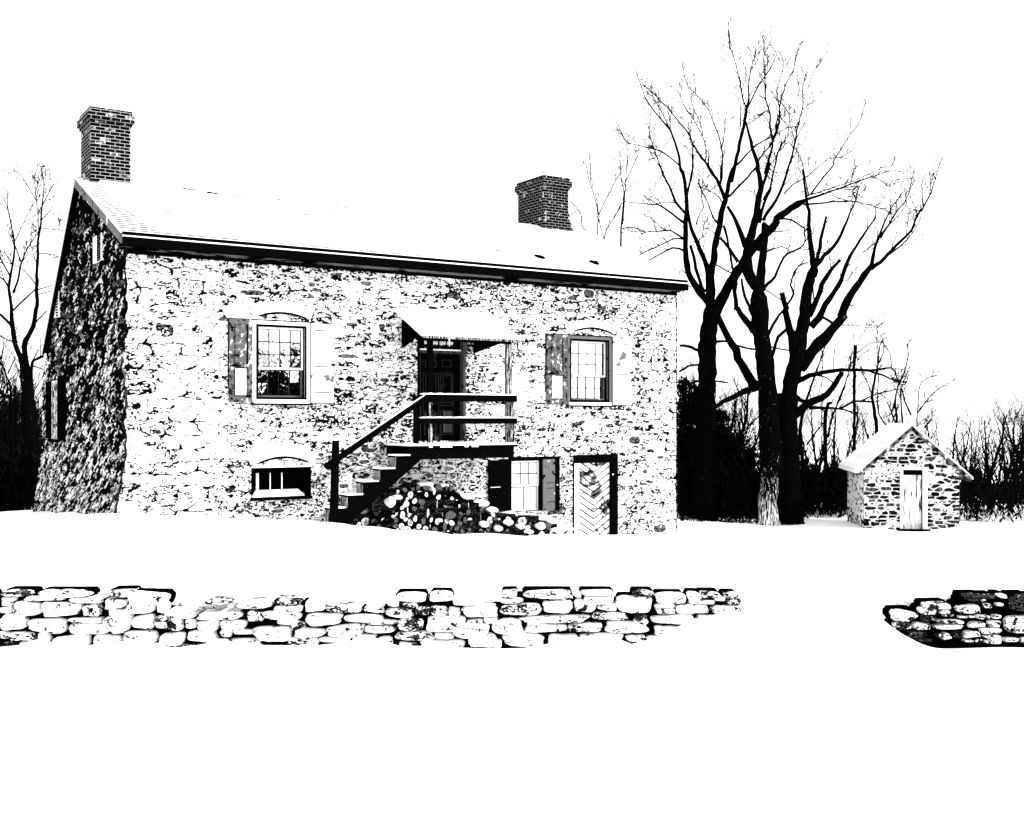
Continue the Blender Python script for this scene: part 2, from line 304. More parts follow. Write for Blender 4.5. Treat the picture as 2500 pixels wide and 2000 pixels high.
# openings in T pixels -> (s0,s1,z0,z1)
def opening(x0, y0, x1, y1):
    sa, za = F(x0, (y0+y1)/2)[0], (F(x0, y0)[1]+F(x1, y0)[1])/2
    sb, zb = F(x1, (y0+y1)/2)[0], (F(x0, y1)[1]+F(x1, y1)[1])/2
    return (sa, sb, zb, za)
OW1 = opening(616, 787, 754, 983); OW2 = opening(1384, 823, 1490, 988)
OB1 = opening(612, 1141, 758, 1218); OD = opening(1017, 822, 1136, 1077)
OB2 = opening(1245, 1118, 1361, 1248); OB2L = opening(1190, 1121, 1245, 1248); OC = opening(1399, 1112, 1503, 1312)
opens = [OW1, OW2, OB1, OD, (OB2[0], OB2[1], OB2[2], OB2[3]), OC]
print('openings', [tuple(round(a, 2) for a in o) for o in opens])
def facade():
    st = .0145
    s = np.arange(0, LEN+.001, st); z = np.arange(-.6, WT+.12, st)
    S, Z = np.meshgrid(s, z)
    near = 1-np.clip(S/3.0, 0, 1)                   # long quoins towards the left corner
    U = S+0.0
    e, r1, r2, r3, dv = stones(U, Z, .33, .105, 3, .42, .8, 2.6)
    e2, q1, q2, q3, dq = stones(S, Z, .62, .26, 40, .25, .15, 5)
    big = (near > .42+.5*(fbm(S*1.3, Z*1.3, 77)-.5)) | (S > LEN-.9)
    e = np.where(big, e2*1.6, e); r1 = np.where(big, q1*.86, r1); r2 = np.where(big, q2, r2); r3 = np.where(big, q3, r3); dv = np.where(big, dq, dv)
    lo = fbm(S*.55, Z*.8, 21, 3)                    # calm and busy zones of the wall
    mid = np.exp(-((S-6.6)/1.4)**2-((Z-2.2)/2.0)**2)+.8*np.exp(-((S-8.3)/1.6)**2-((Z-.9)/.8)**2)+.55*np.exp(-((S-11)/1.7)**2-((Z-1.9)/.6)**2)+.5*np.exp(-((Z-WT+.4)/.45)**2)*(S > 1.2)  # second lobe packs in dark marks, painting shade under the deck
    busy = np.clip((lo-.45)*2.4+mid*.45+.10*(S > 3.4)+.09*(S > 8.5)-.03*near+.13, -.22, .85)
    brk = fbm(S*5, Z*9, 31, 4); brk2 = fbm(S*14, Z*20, 33, 3)
    lower = (dv < -.12)  # thicker black lower edges paint the shadow beneath each stone
    vis = fbm(S*2.3, Z*4.2, 71, 3); rag = fbm(S*24, Z*34, 72, 3); on = np.clip((vis-.45+.13*busy)*14, 0, 1)
    th = (np.where(lower, .150, .075)+.18*(brk-.5))*on+.11*(rag-.56)
    col = np.full(S.shape, .82)
    col = np.where(e < th, .0015, col)
    col = np.where((e < th+.02) & (e >= th) & (brk2 > .62), .06, col)
    for kk, (fa, fb, wd_) in enumerate([(1.7, 11, .010), (3.4, 19, .013), (2.3, 8, .007), (4.5, 26, .014)]):      # open bed joints, mostly level and broken
        rr = np.abs(fbm(S*fa, (Z+.02*np.sin(S*2))*fb, 500+10*kk, 3)-.5); mk = fbm(S*2.6, Z*7, 540+kk, 3)
        col = np.where((rr < wd_*(1+1.2*(brk2-.5))) & (mk > .515-.12*busy) & (near*.3+busy > -.2), .002, col)
    # texture inside stones
    tx = fbm(S*20, Z*48, 35, 4); tx2 = fbm(S*7+r2*20, Z*16, 36, 4)
    tot = r1+busy*.30
    dk = ((tot > .93) | (r2 > .95)) & ~big; md = (tot > .78) & ~dk
    col = np.where(md & (e > .06) & (tx > .57) & (tx2 > .46), .003, col)
    col = np.where(md & (r3 > .9) & (tx2 > .5) & (tx < .5), .08, col)
    ins = dk & (e > .05+.10*(rag-.3))
    col = np.where(ins, np.where(tx2 > .40, np.where(tx > .44, .002, np.where(tx > .40, .07, .8)), np.where(tx > .50, .003, .8)), col)
    col = np.where(ins & (r3 > .93), np.where(tx > .50, .003, .085), col)
    sp = (fbm(S*26, Z*42, 38, 3) > .655-.12*busy) & (fbm(S*3, Z*5, 39, 3) > .47)
    col = np.where(sp & (col > .5), .004, col)
    # individual dark fieldstones, some measured, the rest scattered through the busy zones
    rr_ = random.Random(17); lst = []
    for x, y, w_, h_ in [(640,647,40,26),(626,674,52,30),(697,655,46,28),(682,697,34,22),(616,715,60,14),(448,625,44,22),(420,720,34,26),(562,668,44,24),(830,678,50,22),(985,877,40,18),(960,925,34,26),(912,998,62,26),(990,922,30,16),(848,870,56,12),(846,890,58,16),(840,850,50,10),(846,925,50,16),(515,964,50,22),(338,948,88,34),(322,992,36,22),(400,806,44,34),(505,838,28,36),(742,722,52,14),(790,776,40,30),(980,1058,36,26),(612,1080,30,14),(1000,720,60,12),(1240,715,30,22),(1355,704,30,26),(1500,700,30,20),(1520,694,26,18),(1437,718,30,22),(1390,706,24,26),(1305,722,44,16),(1535,765,36,18),(1575,795,44,26),(1620,815,50,22),(1370,1060,34,22),(1400,1068,46,16),(1584,1050,30,28),(1549,1075,34,20),(1575,1078,28,20),(1500,1055,40,10),(1290,1060,34,14),(1270,812,30,20),(1300,798,34,18),(1548,1108,26,18),(1600,1200,34,14),(1560,1270,40,14),(1610,1290,36,20),(940,800,36,24),(920,840,46,20),(895,860,30,16),(1010,970,34,24),(1180,900,30,18),(1200,925,26,16),(1160,1000,60,10),(960,1100,40,24),(900,1095,44,20),(850,1120,50,16),(880,1160,46,18),(930,1150,30,24)]:
        a_, b_ = F(x, y); pm_ = FP/world(a_, 0).y; lst.append((a_, b_, w_/pm_/2*1.05, h_/pm_/2, 1))
    for _ in range(900):
        a_ = rr_.uniform(.4, LEN-.3); b_ = rr_.uniform(0, WT-.1); i_ = min(int(a_/st), S.shape[1]-1); j_ = min(int((b_+.6)/st), S.shape[0]-1)
        if busy[j_, i_] < rr_.uniform(-.25, .8): continue
        lst.append((a_, b_, rr_.uniform(.05, .16), rr_.uniform(.025, .058), rr_.random()))
    for k in range(46):                              # extra dark stones paint the deck's shade onto the lower wall
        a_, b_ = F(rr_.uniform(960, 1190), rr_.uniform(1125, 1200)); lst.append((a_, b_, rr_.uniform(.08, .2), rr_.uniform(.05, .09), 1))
    for q_, (a_, b_, w_, h_, kd) in enumerate(lst):
        i0, i1 = max(0, int((a_-w_*1.4)/st)), int((a_+w_*1.4)/st)+1; j0, j1 = max(0, int((b_-h_*1.5+.6)/st)), int((b_+h_*1.5+.6)/st)+1
        SS, ZZ = S[j0:j1, i0:i1], Z[j0:j1, i0:i1]
        if SS.size == 0: continue
        d_ = (np.abs((SS-a_)/w_)**2.6+np.abs((ZZ-b_+.25*(q_ % 3-1)*(SS-a_)*.3)/h_)**2.6)**(1/2.6)+.30*(fbm(SS*9+q_, ZZ*14, 600, 3)-.5)
        t_ = fbm(SS*16+q_*3.1, ZZ*44, 601, 4); t3_ = fbm(SS*7+q_, ZZ*12, 602, 2); c_ = col[j0:j1, i0:i1]
        ink = np.where(t_ > (.44 if kd > .45 else .55), .0015, np.where((t3_ > .55) & (q_ % 4 == 0), .085, .8))
        if q_ % 9 == 4: ink = np.where(t_ > .53, .0015, .085)
        c_ = np.where(d_ < 1.22, .82, c_); c_ = np.where((d_ < 1.0) & (d_ > .86) & (t3_ > .40), .0015, c_); c_ = np.where(d_ <= .88, ink, c_)
        col[j0:j1, i0:i1] = c_
    rel = .022*np.clip(e/.25, 0, 1)**.5+.012*(r3-.5)+.01*(tx2-.5)
    # calm bands beside the openings where bricks of the arches lie
    wob = wobz(Z)
    Sx = S+(-flare(Z)+wob)*np.clip(1-S/1.5, 0, 1)**1.2
    wr = .03*(fbm(Z*2.7, Z*0+5, 62, 3)-.5)
    Sx = Sx+wr*np.clip((S-LEN+1)/1, 0, 1)
    cs, cz = (S[:-1, :-1]+S[1:, 1:])/2, (Z[:-1, :-1]+Z[1:, 1:])/2
    keep = np.ones(cs.shape, bool)
    for a, b, c, d in opens: keep &= ~((cs > a) & (cs < b) & (cz > c) & (cz < d))
    gridmesh('front_wall', np.stack([Sx, -rel, Z], -1), keep, col, rubble, house)
facade()
def gable(xl, name, sign):
    st = .02
    v = np.arange(0, WD, .03); z = np.arange(-1.0, RZ, st)
    V, Z = np.meshgrid(v, z)
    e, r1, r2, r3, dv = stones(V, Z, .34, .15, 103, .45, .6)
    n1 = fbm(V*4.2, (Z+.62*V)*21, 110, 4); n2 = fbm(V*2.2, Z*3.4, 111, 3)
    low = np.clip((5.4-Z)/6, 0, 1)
    col = np.full(V.shape, .0015)  # near-black base colour paints in the shade of the sunless gable
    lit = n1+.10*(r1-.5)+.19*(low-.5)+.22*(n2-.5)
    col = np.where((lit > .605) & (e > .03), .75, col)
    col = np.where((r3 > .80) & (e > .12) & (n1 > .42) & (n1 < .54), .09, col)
    rel = .05*np.clip(e/.3, 0, 1)**.6+.02*(r3-.5)
    X = xl-sign*(-rel-flare(Z))*-1*1.0 if False else xl+sign*(rel+flare(Z)*(1 if sign < 0 else 0)+(-wobz(Z) if sign < 0 else 0)*np.clip(1-V/.6, 0, 1))
    cv, cz = V[:-1, :-1], (Z[:-1, :-1]+Z[1:, 1:])/2
    top = np.where(cv < rv, RZ-(rv-cv)*slope_f, RZ-(cv-rv)*slope_r)-.08
    keep = cz < top
    P = np.stack([X, V, Z], -1)
    if sign > 0: P = P[:, ::-1]; col = col[:, ::-1]; keep = keep[:, ::-1]
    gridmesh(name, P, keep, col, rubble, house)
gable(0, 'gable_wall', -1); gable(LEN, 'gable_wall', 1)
MB().box(0, LEN, WD-.3, WD, -1, BZ+.3).build('rear_wall', white, house)
# inner lining so that nothing shines through
m = MB(); m.box(.25, LEN-.25, .40, .45, -1, WT); m.build('inner_wall', dark, house)
# roof
roofm = MB()
T0 = .07
prof = [(-EO, EZ), (rv, RZ), (bv, BZ), (bv, BZ-T0), (rv, RZ-T0*1.15), (-EO, EZ-T0)]
roofm.prism(prof, -RO, LEN+RO, 'x')
roof = roofm.build('roof', shing, house)
def roof_snow():
    ss = np.arange(-RO+.02, LEN+RO-.01, .05); vs = np.arange(-EO+.01, rv+.3, .05)
    S, V = np.meshgrid(ss, vs)
    zt = np.where(V < rv, RZ-(rv-V)*slope_f, RZ-(V-rv)*slope_r)
    dl = S+RO; de = (V+EO); dr = LEN+RO-S
    n = fbm(S*1.3, V*3, 5, 4); n2 = fbm(S*.35, V*5, 6, 4); n3 = fbm(S*5, V*9, 9, 3)
    m = np.minimum(dl-.22-.35*n-.25*np.clip(1-V/2, 0, 1), de*1.6-.10-.26*n-.12*(n3-.5)-.30*np.clip(1-dl/2.5, 0, 1))
    m = np.minimum(m, dr*1.3-.02-.1*n3)
    bare = fbm(S*.9, V*7, 8, 3); m = np.where((bare > .80) & (V < 1.6) & (S > 7), -.05, m)
    for x, y in ((1318, 635), (1451, 647), (1436, 635)):
        a, b = F(x, y, EO); 
    h = np.clip(m, -.06, .06)
    gridmesh('snow_cover', np.stack([S, V, zt+h+.012*(n-.5)], -1), np.ones((S.shape[0]-1, S.shape[1]-1), bool), None, snow, roof)
roof_snow()
# exposed shingle patches near the right end of the roof
def roof_pt(x, y):
    # intersect pixel ray with front roof plane
    r = ray(x, y); n = Vector((0, -slope_f, 1)); d = Vector((r[0]*CT+ST, -r[0]*ST+CT, r[2])); o = Vector((-H0[0]*CT-H0[1]*ST, H0[0]*ST-H0[1]*CT, CZ))
    p0 = Vector((0, -EO, EZ)); t = (p0-o).dot(n)/d.dot(n); return o+d*t
m = MB()
for x, y, a, b in [(1318, 635, .14, .08), (1451, 648, .14, .08)]:
    p = roof_pt(x, y); q = []
    for k in range(9):
        w = k*math.pi*2/9; rr = .8+.4*rnd.random(); q.append((p.x+a*rr*math.cos(w), p.y+b*2*rr*math.sin(w)))
    m.add([(u_, v_, RZ-(rv-v_)*slope_f+.10) for u_, v_ in q]+[(u_, v_, RZ-(rv-v_)*slope_f+.04) for u_, v_ in q], [tuple(range(9))]+[(k, (k+1) % 9, 9+(k+1) % 9, 9+k) for k in range(9)])
m.build('bare_patch', dark, roof)
m = MB()
for i in range(46):                                  # slivers of bare shingle butts showing through the thin snow
    x = rnd.uniform(330, 860) if i < 34 else rnd.uniform(1180, 1620)
    if i < 34: t = (x-330)/530; y = 455+t*60+rnd.gauss(0, 3) if rnd.random() < .8 else 480+t*60+rnd.uniform(-20, 40)
    else: y = 600+(x-1180)*.155+rnd.uniform(-14, 16)
    p = roof_pt(x, y); l = rnd.uniform(.05, .20); h = rnd.uniform(-.006, .006)
    if p.y > rv-.03 or p.y < 0: continue
    z0 = RZ-(rv-p.y)*slope_f
    m.box(p.x-l, p.x+l, p.y, p.y+.02, z0+.03, z0+.075+h)
m.build('exposed_butts', black, roof)
# cornice: fascia, ledge, soffit
m = MB(); m.box(-RO, LEN+RO, -EO-.02, -EO+.02, EZ-T0-.005, EZ-.005); m.build('shingle_edge', blackx, roof)
m = MB(); m.box(-RO-.01, LEN+RO+.01, -EO-.06, -EO+.03, EZ-T0-.035, EZ-T0-.010); m.build('eave_ledge', white, roof)
m = MB(); m.box(-RO, LEN+RO, -EO-.05, 0.0, EZ-T0-.200, EZ-T0-.038); m.build('fascia', black, roof)
m = MB(); m.box(-RO+.02, LEN+RO-.10, -.16, .05, EZ-T0-.245, EZ-T0-.203); m.build('cornice_moulding', cornm, roof)
m = MB(); m.box(-.02, LEN, -.06, .05, EZ-T0-.32, EZ-T0-.248); m.build('frieze_shade', black, roof)  # black strip painting the shadow under the soffit
# rakes
def rake(va, za, vb, zb, w, x, th, mat, name='rake_board', dz=0):
    m = MB(); m.prism([(va, za+dz), (vb, zb+dz), (vb, zb+dz-w), (va, za+dz-w)], x-th, x, 'x'); m.build(name, mat, roof)
rake(-EO, EZ, rv, RZ, .18, -RO, .03, rakem, dz=-T0+.01)
rake(rv, RZ, bv, BZ, .26, -RO, .03, black, dz=-.02)
rake(rv, RZ, bv, BZ, .045, -RO-.032, .02, white, 'rake_moulding', dz=-.13)
rake(-EO, EZ, rv, RZ, .05, -RO-.004, .03, white, 'rake_moulding', dz=.012)
rake(-EO, EZ, rv, RZ, .22, LEN+RO+.03, .03, black, dz=-T0+.01); rake(rv, RZ, bv, BZ, .22, LEN+RO+.03, .03, black, dz=-.02)
# soffit return under the front rake
m = MB(); m.prism([(-EO, EZ-T0), (rv, RZ-T0), (bv, BZ-T0), (bv, BZ-.16), (rv, RZ-.16), (-EO, EZ-.16)], -RO, .02, 'x'); m.build('soffit', black, roof)
# chimneys
def chim(s0, s1, v0, v1, ztop, zb, mat, flare_r=0):
    m = MB(); m.box(s0, s1, v0, v1, zb, ztop-.34)
    for i, (o, a, b) in enumerate([(.035, .34, .27), (.075, .267, .10), (.03, .097, 0)]):
        m.box(s0-o, s1+o, v0-o, v1+o, ztop-a+.0, ztop-b)
    if flare_r: m.prism([(s1, zb), (s1+flare_r, zb), (s1+.002, ztop-.95), (s1, ztop-.95)], v0, v1, 'y')
    c = m.build('chimney', mat, roof)
    MB().box(s0+.2, s1-.2, v0+.2, v1-.2, ztop-.03, ztop+.01).build('flue', dark, c)
    return c
def onp(x, y, v): return F(x, y, -v)
vf = rv-.35
a, b = onp(222, 300, vf), onp(319, 300, vf)
zt = (onp(223, 262, vf)[1]+onp(325, 273, vf)[1])/2
wv = 1.05
chim(a[0], b[0], vf, vf+wv, zt, RZ-.6, brick)
a, b = onp(1329, 450, vf), onp(1386, 450, vf); zt = (onp(1331, 428, vf)[1]+onp(1390, 436, vf)[1])/2
chim(a[0]-.02, b[0]+.03, vf, vf+1.35, zt, RZ-.5, brick2, .30)
# ---------------------------------------------------------------- windows
def sash(m, s0, s1, z0, z1, cols, rows, y, fr=.045, mu=.018):
    m.box(s0, s0+fr, y, y+.035, z0, z1); m.box(s1-fr, s1, y, y+.035, z0, z1)
    m.box(s0+fr, s1-fr, y+.001, y+.034, z0, z0+fr); m.box(s0+fr, s1-fr, y+.001, y+.034, z1-fr, z1)
    w = (s1-s0-2*fr)/cols; h = (z1-z0-2*fr)/rows; g = []
    for i in range(1, cols): m.box(s0+fr+w*i-mu/2, s0+fr+w*i+mu/2, y+.006, y+.03, z0+fr, z1-fr)
    for j in range(1, rows): m.box(s0+fr, s1-fr, y+.008, y+.028, z0+fr+h*j-mu/2, z0+fr+h*j+mu/2)
    for i in range(cols):
        for j in range(rows): g.append((s0+fr+w*i, s0+fr+w*(i+1), z0+fr+h*j, z0+fr+h*(j+1), y+.018))
    return g
def panes(gl, par, mat=None, tilt=.0035):
    m = MB(); t = .011
    for a, b, c, d, y in gl:
        m.box(a, b, y-.016, y-.0125, c, c+t); m.box(a, b, y-.016, y-.0125, d-t, d); m.box(a, a+t, y-.016, y-.0125, c+t, d-t); m.box(b-t, b, y-.016, y-.0125, c+t, d-t)
    m.build('putty_line', dark, par)
    m = MB()
    for a, b, c, d, y in gl:
        j = [rnd.uniform(-tilt, tilt) for _ in range(3)]
        m.add([(a, y+j[0], c), (b, y+j[1], c), (b, y+j[1]+j[2], d), (a, y+j[0]+j[2], d)], [(0, 1, 2, 3)])
    return m.build('pane', mat or glass, par)
def frame(m, o, w, y0, y1):
    s0, s1, z0, z1 = o
    m.box(s0, s0+w, y0, y1, z0, z1); m.box(s1-w, s1, y0, y1, z0, z1); m.box(s0+w, s1-w, y0+.001, y1, z1-w, z1); m.box(s0+w, s1-w, y0+.001, y1, z0, z0+w)
def sashwin(o, name, cas, lower_open=0):
    s0, s1, z0, z1 = o
    f = MB(); frame(f, (s0-.01, s1+.01, z0-.01, z1+.01), .085, -.045, .16); w = f.build('window', cas, house)
    f = MB(); frame(f, (s0-.036, s1+.036, z0-.02, z1+.040), .026, -.035, .01); f.build('caulk_joint', dark, w)
    f = MB(); f.box(s0-.05, s1+.05, -.10, .0, z0-.055, z0-.022); f.build('sill', black, w)
    f = MB(); f.box(s0+.02, s1-.02, -.088, -.047, z0-.018, z0+.05); f.build('snow_ledge', snow, w)
    i0, i1, j0, j1 = s0+.077, s1-.077, z0+.077, z1-.077
    f = MB(); frame(f, (i0-.012, i1+.012, j0-.012, j1+.015), .048, -.047, -.046); frame(f, (i0, i1, j0, j1), .03, .06, .155); f.build('stop', black, w)  # thin front frame paints the reveal's shade, inner frame is the stop
    hh = j1-j0; zm = j0+hh*.415
    f = MB(); g = sash(f, i0+.03, i1-.03, zm-.02, j1-.03, 4, 3, .065); su = f.build('upper_sash', white, w); panes(g, su)
    f = MB(); g = sash(f, i0+.03, i1-.03, j0+.03, zm+.015, 4, 2, .11); sl = f.build('lower_sash', greyp, w); panes(g, sl)
    MB().box(i0, i1, .17, .2, j0, j1).build('backing', dark, w)
    return w
def shutter_panel(s0, s1, z0, z1, par, mat):
    f = MB(); f.box(s0, s1, -.075, -.045, z0, z1); sh = f.build('shutter', mat, par); MB().box(s0-.018, s1+.005, -.05, -.03, z0+.3, z1+.018).build('shutter_shadow_gap', dark, sh)
    h = z1-z0; 
    for (a, b, mt) in ((.46, .94, None), (.07, .42, None)):
        x0, x1 = s0+.2*(s1-s0), s1-.2*(s1-s0); c0, c1 = z0+h*a, z0+h*b
        f = MB(); t = .010
        f.box(x0, x1, -.079, -.076, c1-t, c1); f.box(x0, x1, -.079, -.076, c0, c0+t); f.box(x0, x0+t, -.079, -.076, c0, c1)
        f.box(x1-.035 if a > .4 else x1-t, x1, -.079, -.076, c0, c1); f.build('panel_moulding', dark, sh)  # wide right strip paints shade along the upper panel's edge
        f = MB(); f.box(x0+.03, x1-.045, -.088, -.076, c0+.03, c1-.03); f.build('raised_panel', shutl if a > .4 else shutr, sh)
    f = MB(); f.box(s0+.01, s0+.24, -.10, -.08, z0+h*.425, z0+h*.445); f.box(s0+.05, s0+.18, -.12, -.10, z0+h*.43, z0+h*.455); f.box(s0+.03, s0+.07, -.10, -.08, z0+h*.03, z0+h*.06)
    f.build('shutter_latch', dark, sh)
    return sh
def shutter_batten(s0, s1, z0, z1, par, mat):
    f = MB(); f.box(s0, s1, -.07, -.045, z0, z1); sh = f.build('shutter', mat, par); MB().box(s0-.004, s1+.016, -.05, -.03, z0-.014, z1+.014).build('shutter_shadow_gap', dark, sh); h = z1-z0; a, b = s0+.2*(s1-s0), s0+.78*(s1-s0)
    f = MB()
    for t, hh in ((.92, .022), (.465, .07), (.14, .03)):
        f.box(a, b, -.09, -.071, z0+h*t, z0+h*t+hh)
    each(f, 'batten', mat, sh); f = MB()
    for t, hh in ((.92, .022), (.465, .07), (.14, .0)):
        f.box(a-.008, b+.008, -.084, -.072, z0+h*t-.018, z0+h*t-.001)
        if hh > .03: f.box(a-.008, b+.008, -.084, -.072, z0+h*t+hh+.001, z0+h*t+hh+.011)
    f.box(s1-.05, s1+.03, -.10, -.072, z0+h*.47, z0+h*.50); f.build('batten_joint', dark, sh)
    return sh
for o, xs_, cas in ((OW1, ((557, 614), (757, 811)), white), (OW2, ((1331, 1381), (1493, 1538)), greyp)):
    w = sashwin(o, 'window', cas)
    l0, l1 = F(xs_[0][0], 880)[0], F(xs_[0][1], 880)[0]; r0, r1 = F(xs_[1][0], 880)[0], F(xs_[1][1], 880)[0]
    shutter_panel(l0, l1, o[2]-.0, o[3]+.02, w, shutl); shutter_batten(r0, r1, o[2]-.0, o[3]+.0, w, shutr)
# segmental brick arches over the openings
def arch(cx_, w, z_spring, rise, par_name='brick_arch', n=26, hb=.26, dk=True):
    R = (w*w/4+rise*rise)/(2*rise); cz = z_spring+rise-R; A = math.asin(w/2/R)
    f = MB()
    for i in range(n):
        a0 = -A*1.15+2.3*A*i/n; a1 = -A*1.15+2.3*A*(i+(.80 if rnd.random() < .5 else .97))/n
        h1 = hb*(1+.12*rnd.uniform(-1, 1))
        P = [(cx_+rr*math.sin(a), cz+rr*math.cos(a)) for rr, a in ((R+.02, a0), (R+.02, a1), (R+h1, a1), (R+h1, a0))]
        f.prism(P, -.036-.005*rnd.random(), .0, 'y')
    br = f.build(par_name, archm, house)
    f = MB(); n3 = 16
    for i in range(n3):
        a0 = -A*1.1+2.2*A*i/n3; a1 = -A*1.1+2.2*A*(i+1)/n3; P = [(cx_+rr*math.sin(a), cz+rr*math.cos(a)) for rr, a in ((R+.05, a0), (R+.05, a1), (R+hb*.82, a1), (R+hb*.82, a0))]
        f.prism(P, -.031, -.0, 'y')
    f.build('arch_mortar', dark, br)
    f = MB(); n2 = 20
    for i in range(n2):
        a0 = -A*.96+1.92*A*i/n2; a1 = -A*.96+1.92*A*(i+1)/n2; t0 = .014+.014*math.cos(a0/A*1.5); t1 = .014+.014*math.cos(a1/A*1.5)
        P = [(cx_+rr*math.sin(a), cz+rr*math.cos(a)) for rr, a in ((R-t0, a0), (R-t1, a1), (R+.012, a1), (R+.012, a0))]
        f.prism(P, -.040, -.02, 'y')
    f.build('arch_shade_line', dark, br)  # dark strip painting the shadow line below the arch bricks
archm = noisy('pale_arch_brick', 18, [(0, .01), (.33, .8), (.66, .78), (.70, .05), (.73, .8)], detail=3)
def archpx(x0, x1, ys, yt):
    s0, z0 = F(x0, ys); s1, z1 = F(x1, ys); sm, zm = F((x0+x1)/2, yt)
    return ((s0+s1)/2, s1-s0, (z0+z1)/2, zm-(z0+z1)/2)
arch(*archpx(628, 748, 776, 764)); arch(*archpx(628, 754, 1131, 1116)); arch(*archpx(1398, 1492, 812, 801), n=22, hb=.2)
# basement window one: deep black recess with bars and snowy sill
def recess(o, depth, mat=dark):
    s0, s1, z0, z1 = o; m = MB()
    m.box(s0-.01, s0+.02, -.012, depth, z0, z1); m.box(s1-.02, s1+.01, -.012, depth, z0, z1)
    m.box(s0, s1, -.01, depth, z1-.02, z1+.005); m.box(s0, s1, -.01, depth, z0-.005, z0+.02); m.box(s0, s1, depth, depth+.02, z0, z1); return m
w = recess(OB1, .34, dark).build('basement_window', dark, house)
s0, s1, z0, z1 = OB1; hh = z1-z0
m = MB(); m.box(s0+.0, s1-.02, -.05, .02, z1+.0, z1+.035); m.build('lintel', white, w)
m = MB(); m.box(s0+.17, s0+.225, .14, .17, z0+.20, z1-.12); m.box(s0+.47, s0+.487, .14, .16, z0+.20, z1-.12); m.box(s0+.73, s0+.748, .14, .16, z0+.20, z1-.12); each(m, 'window_bar', white, w)
m = MB(); m.add([(s0+.03, -.03, z0+.09), (s1-.15, -.03, z0+.09), (s1-.24, .14, z0+.19), (s0+.16, .14, z0+.19), (s0+.03, -.03, z0+.05), (s1-.15, -.03, z0+.05)], [(0, 1, 2, 3), (0, 4, 5, 1), (0, 3, 4), (1, 5, 2)]); m.build('sill_snow', snow, w)
m = MB(); m.box(s0-.02, s1+.02, -.06, .0, z0-.02, z0+.045); m.build('sill', black, w)
# basement window two with shutters
s0, s1, z0, z1 = OB2; sm = F(1318, 1180)[0]
w = recess((s0, s1, z0, z1), .14, dark).build('basement_window', dark, house)
m = MB(); m.box(s0-.05, s1+.03, -.07, .02, z1-.035, z1+.03); m.build('lintel', black, w)
f = MB(); zm_ = F(1280, 1187)[1]; g = sash(f, s0+.03, sm-.02, zm_, z1-.07, 3, 2, .02, .04, .016); g2 = sash(f, s0+.03, sm-.02, z0+.02, zm_+.02, 2, 1, .05, .04, .012)
f.build('sash', white, w); panes(g+g2, w, curtain, 0)
f = MB(); f.box(s0-.005, s0+.028, -.03, .06, z0, z1-.04); f.box(sm-.02, sm+.05, -.03, .06, z0, z1-.04); each(f, 'jamb', black, w)
f = MB(); f.box(sm+.05, s1-.12, -.07, -.04, z0, z1-.04); sh = f.build('shutter', shutg, w)
f = MB()
for t in (.42, .52, .16): f.box(sm+.16, s1-.13, -.078, -.071, z0+(z1-z0)*t, z0+(z1-z0)*t+.012)
each(f, 'batten', dark, sh)
f = MB(); f.box(s1-.12, s1+.02, -.075, .02, z0, z1-.035); f.build('shutter_edge', black, w)
f = MB(); f.box(s1-.07, s1-.04, -.08, -.076, z0+(z1-z0)*.47, z0+(z1-z0)*.49); f.build('knob', white, w)
f = MB(); l = OB2L; f.box(l[0], l[1]-.02, -.09, -.02, l[2], l[3]); dk = f.build('shutter', black, w)
f = MB(); f.box(l[0]+.03, l[0]+.30, -.098, -.091, F(1200, 1190)[1], F(1200, 1190)[1]+.012); f.box(l[0]+.02, l[0]+.25, -.098, -.091, F(1200, 1123)[1], F(1200, 1123)[1]+.008); each(f, 'batten', white, dk)
# chevron door
s0, s1, z0, z1 = OC
d = recess(OC, .30, dark).build('chevron_door', dark, house)
a0, a1 = F(1411.8, 1200)[0], F(1489, 1200)[0]; zt = F(1450, 1130)[1]
f = MB(); f.box(s0-.01, s1+.03, -.06, .05, zt, z1+.02); f.build('lintel', black, d)
f = MB(); f.box(a1+.0, s1+.02, -.075, .07, z0-.05, zt); f.build('jamb', black, d)  # right jamb blackened, the reveal's shadow put into its colour
f = MB(); f.box(s0+.01, a0, -.04, .08, z0-.05, zt); f.build('jamb', shutr, d)
f = MB(); f.box(s0-.02, s0+.008, -.05, .02, z0-.05, zt); f.build('jamb_joint', dark, d)
chev = noisy('chevron_board_paint', 2.1, [(0, .004), (.38, .1), (.44, .8), (1, .8)], detail=6, rough=.65, dist=.6)
ZD0 = z0-.05; w_ = (a1-a0)/2; sp = .168; f = MB(); fj = MB(); kx = .62
k = -2
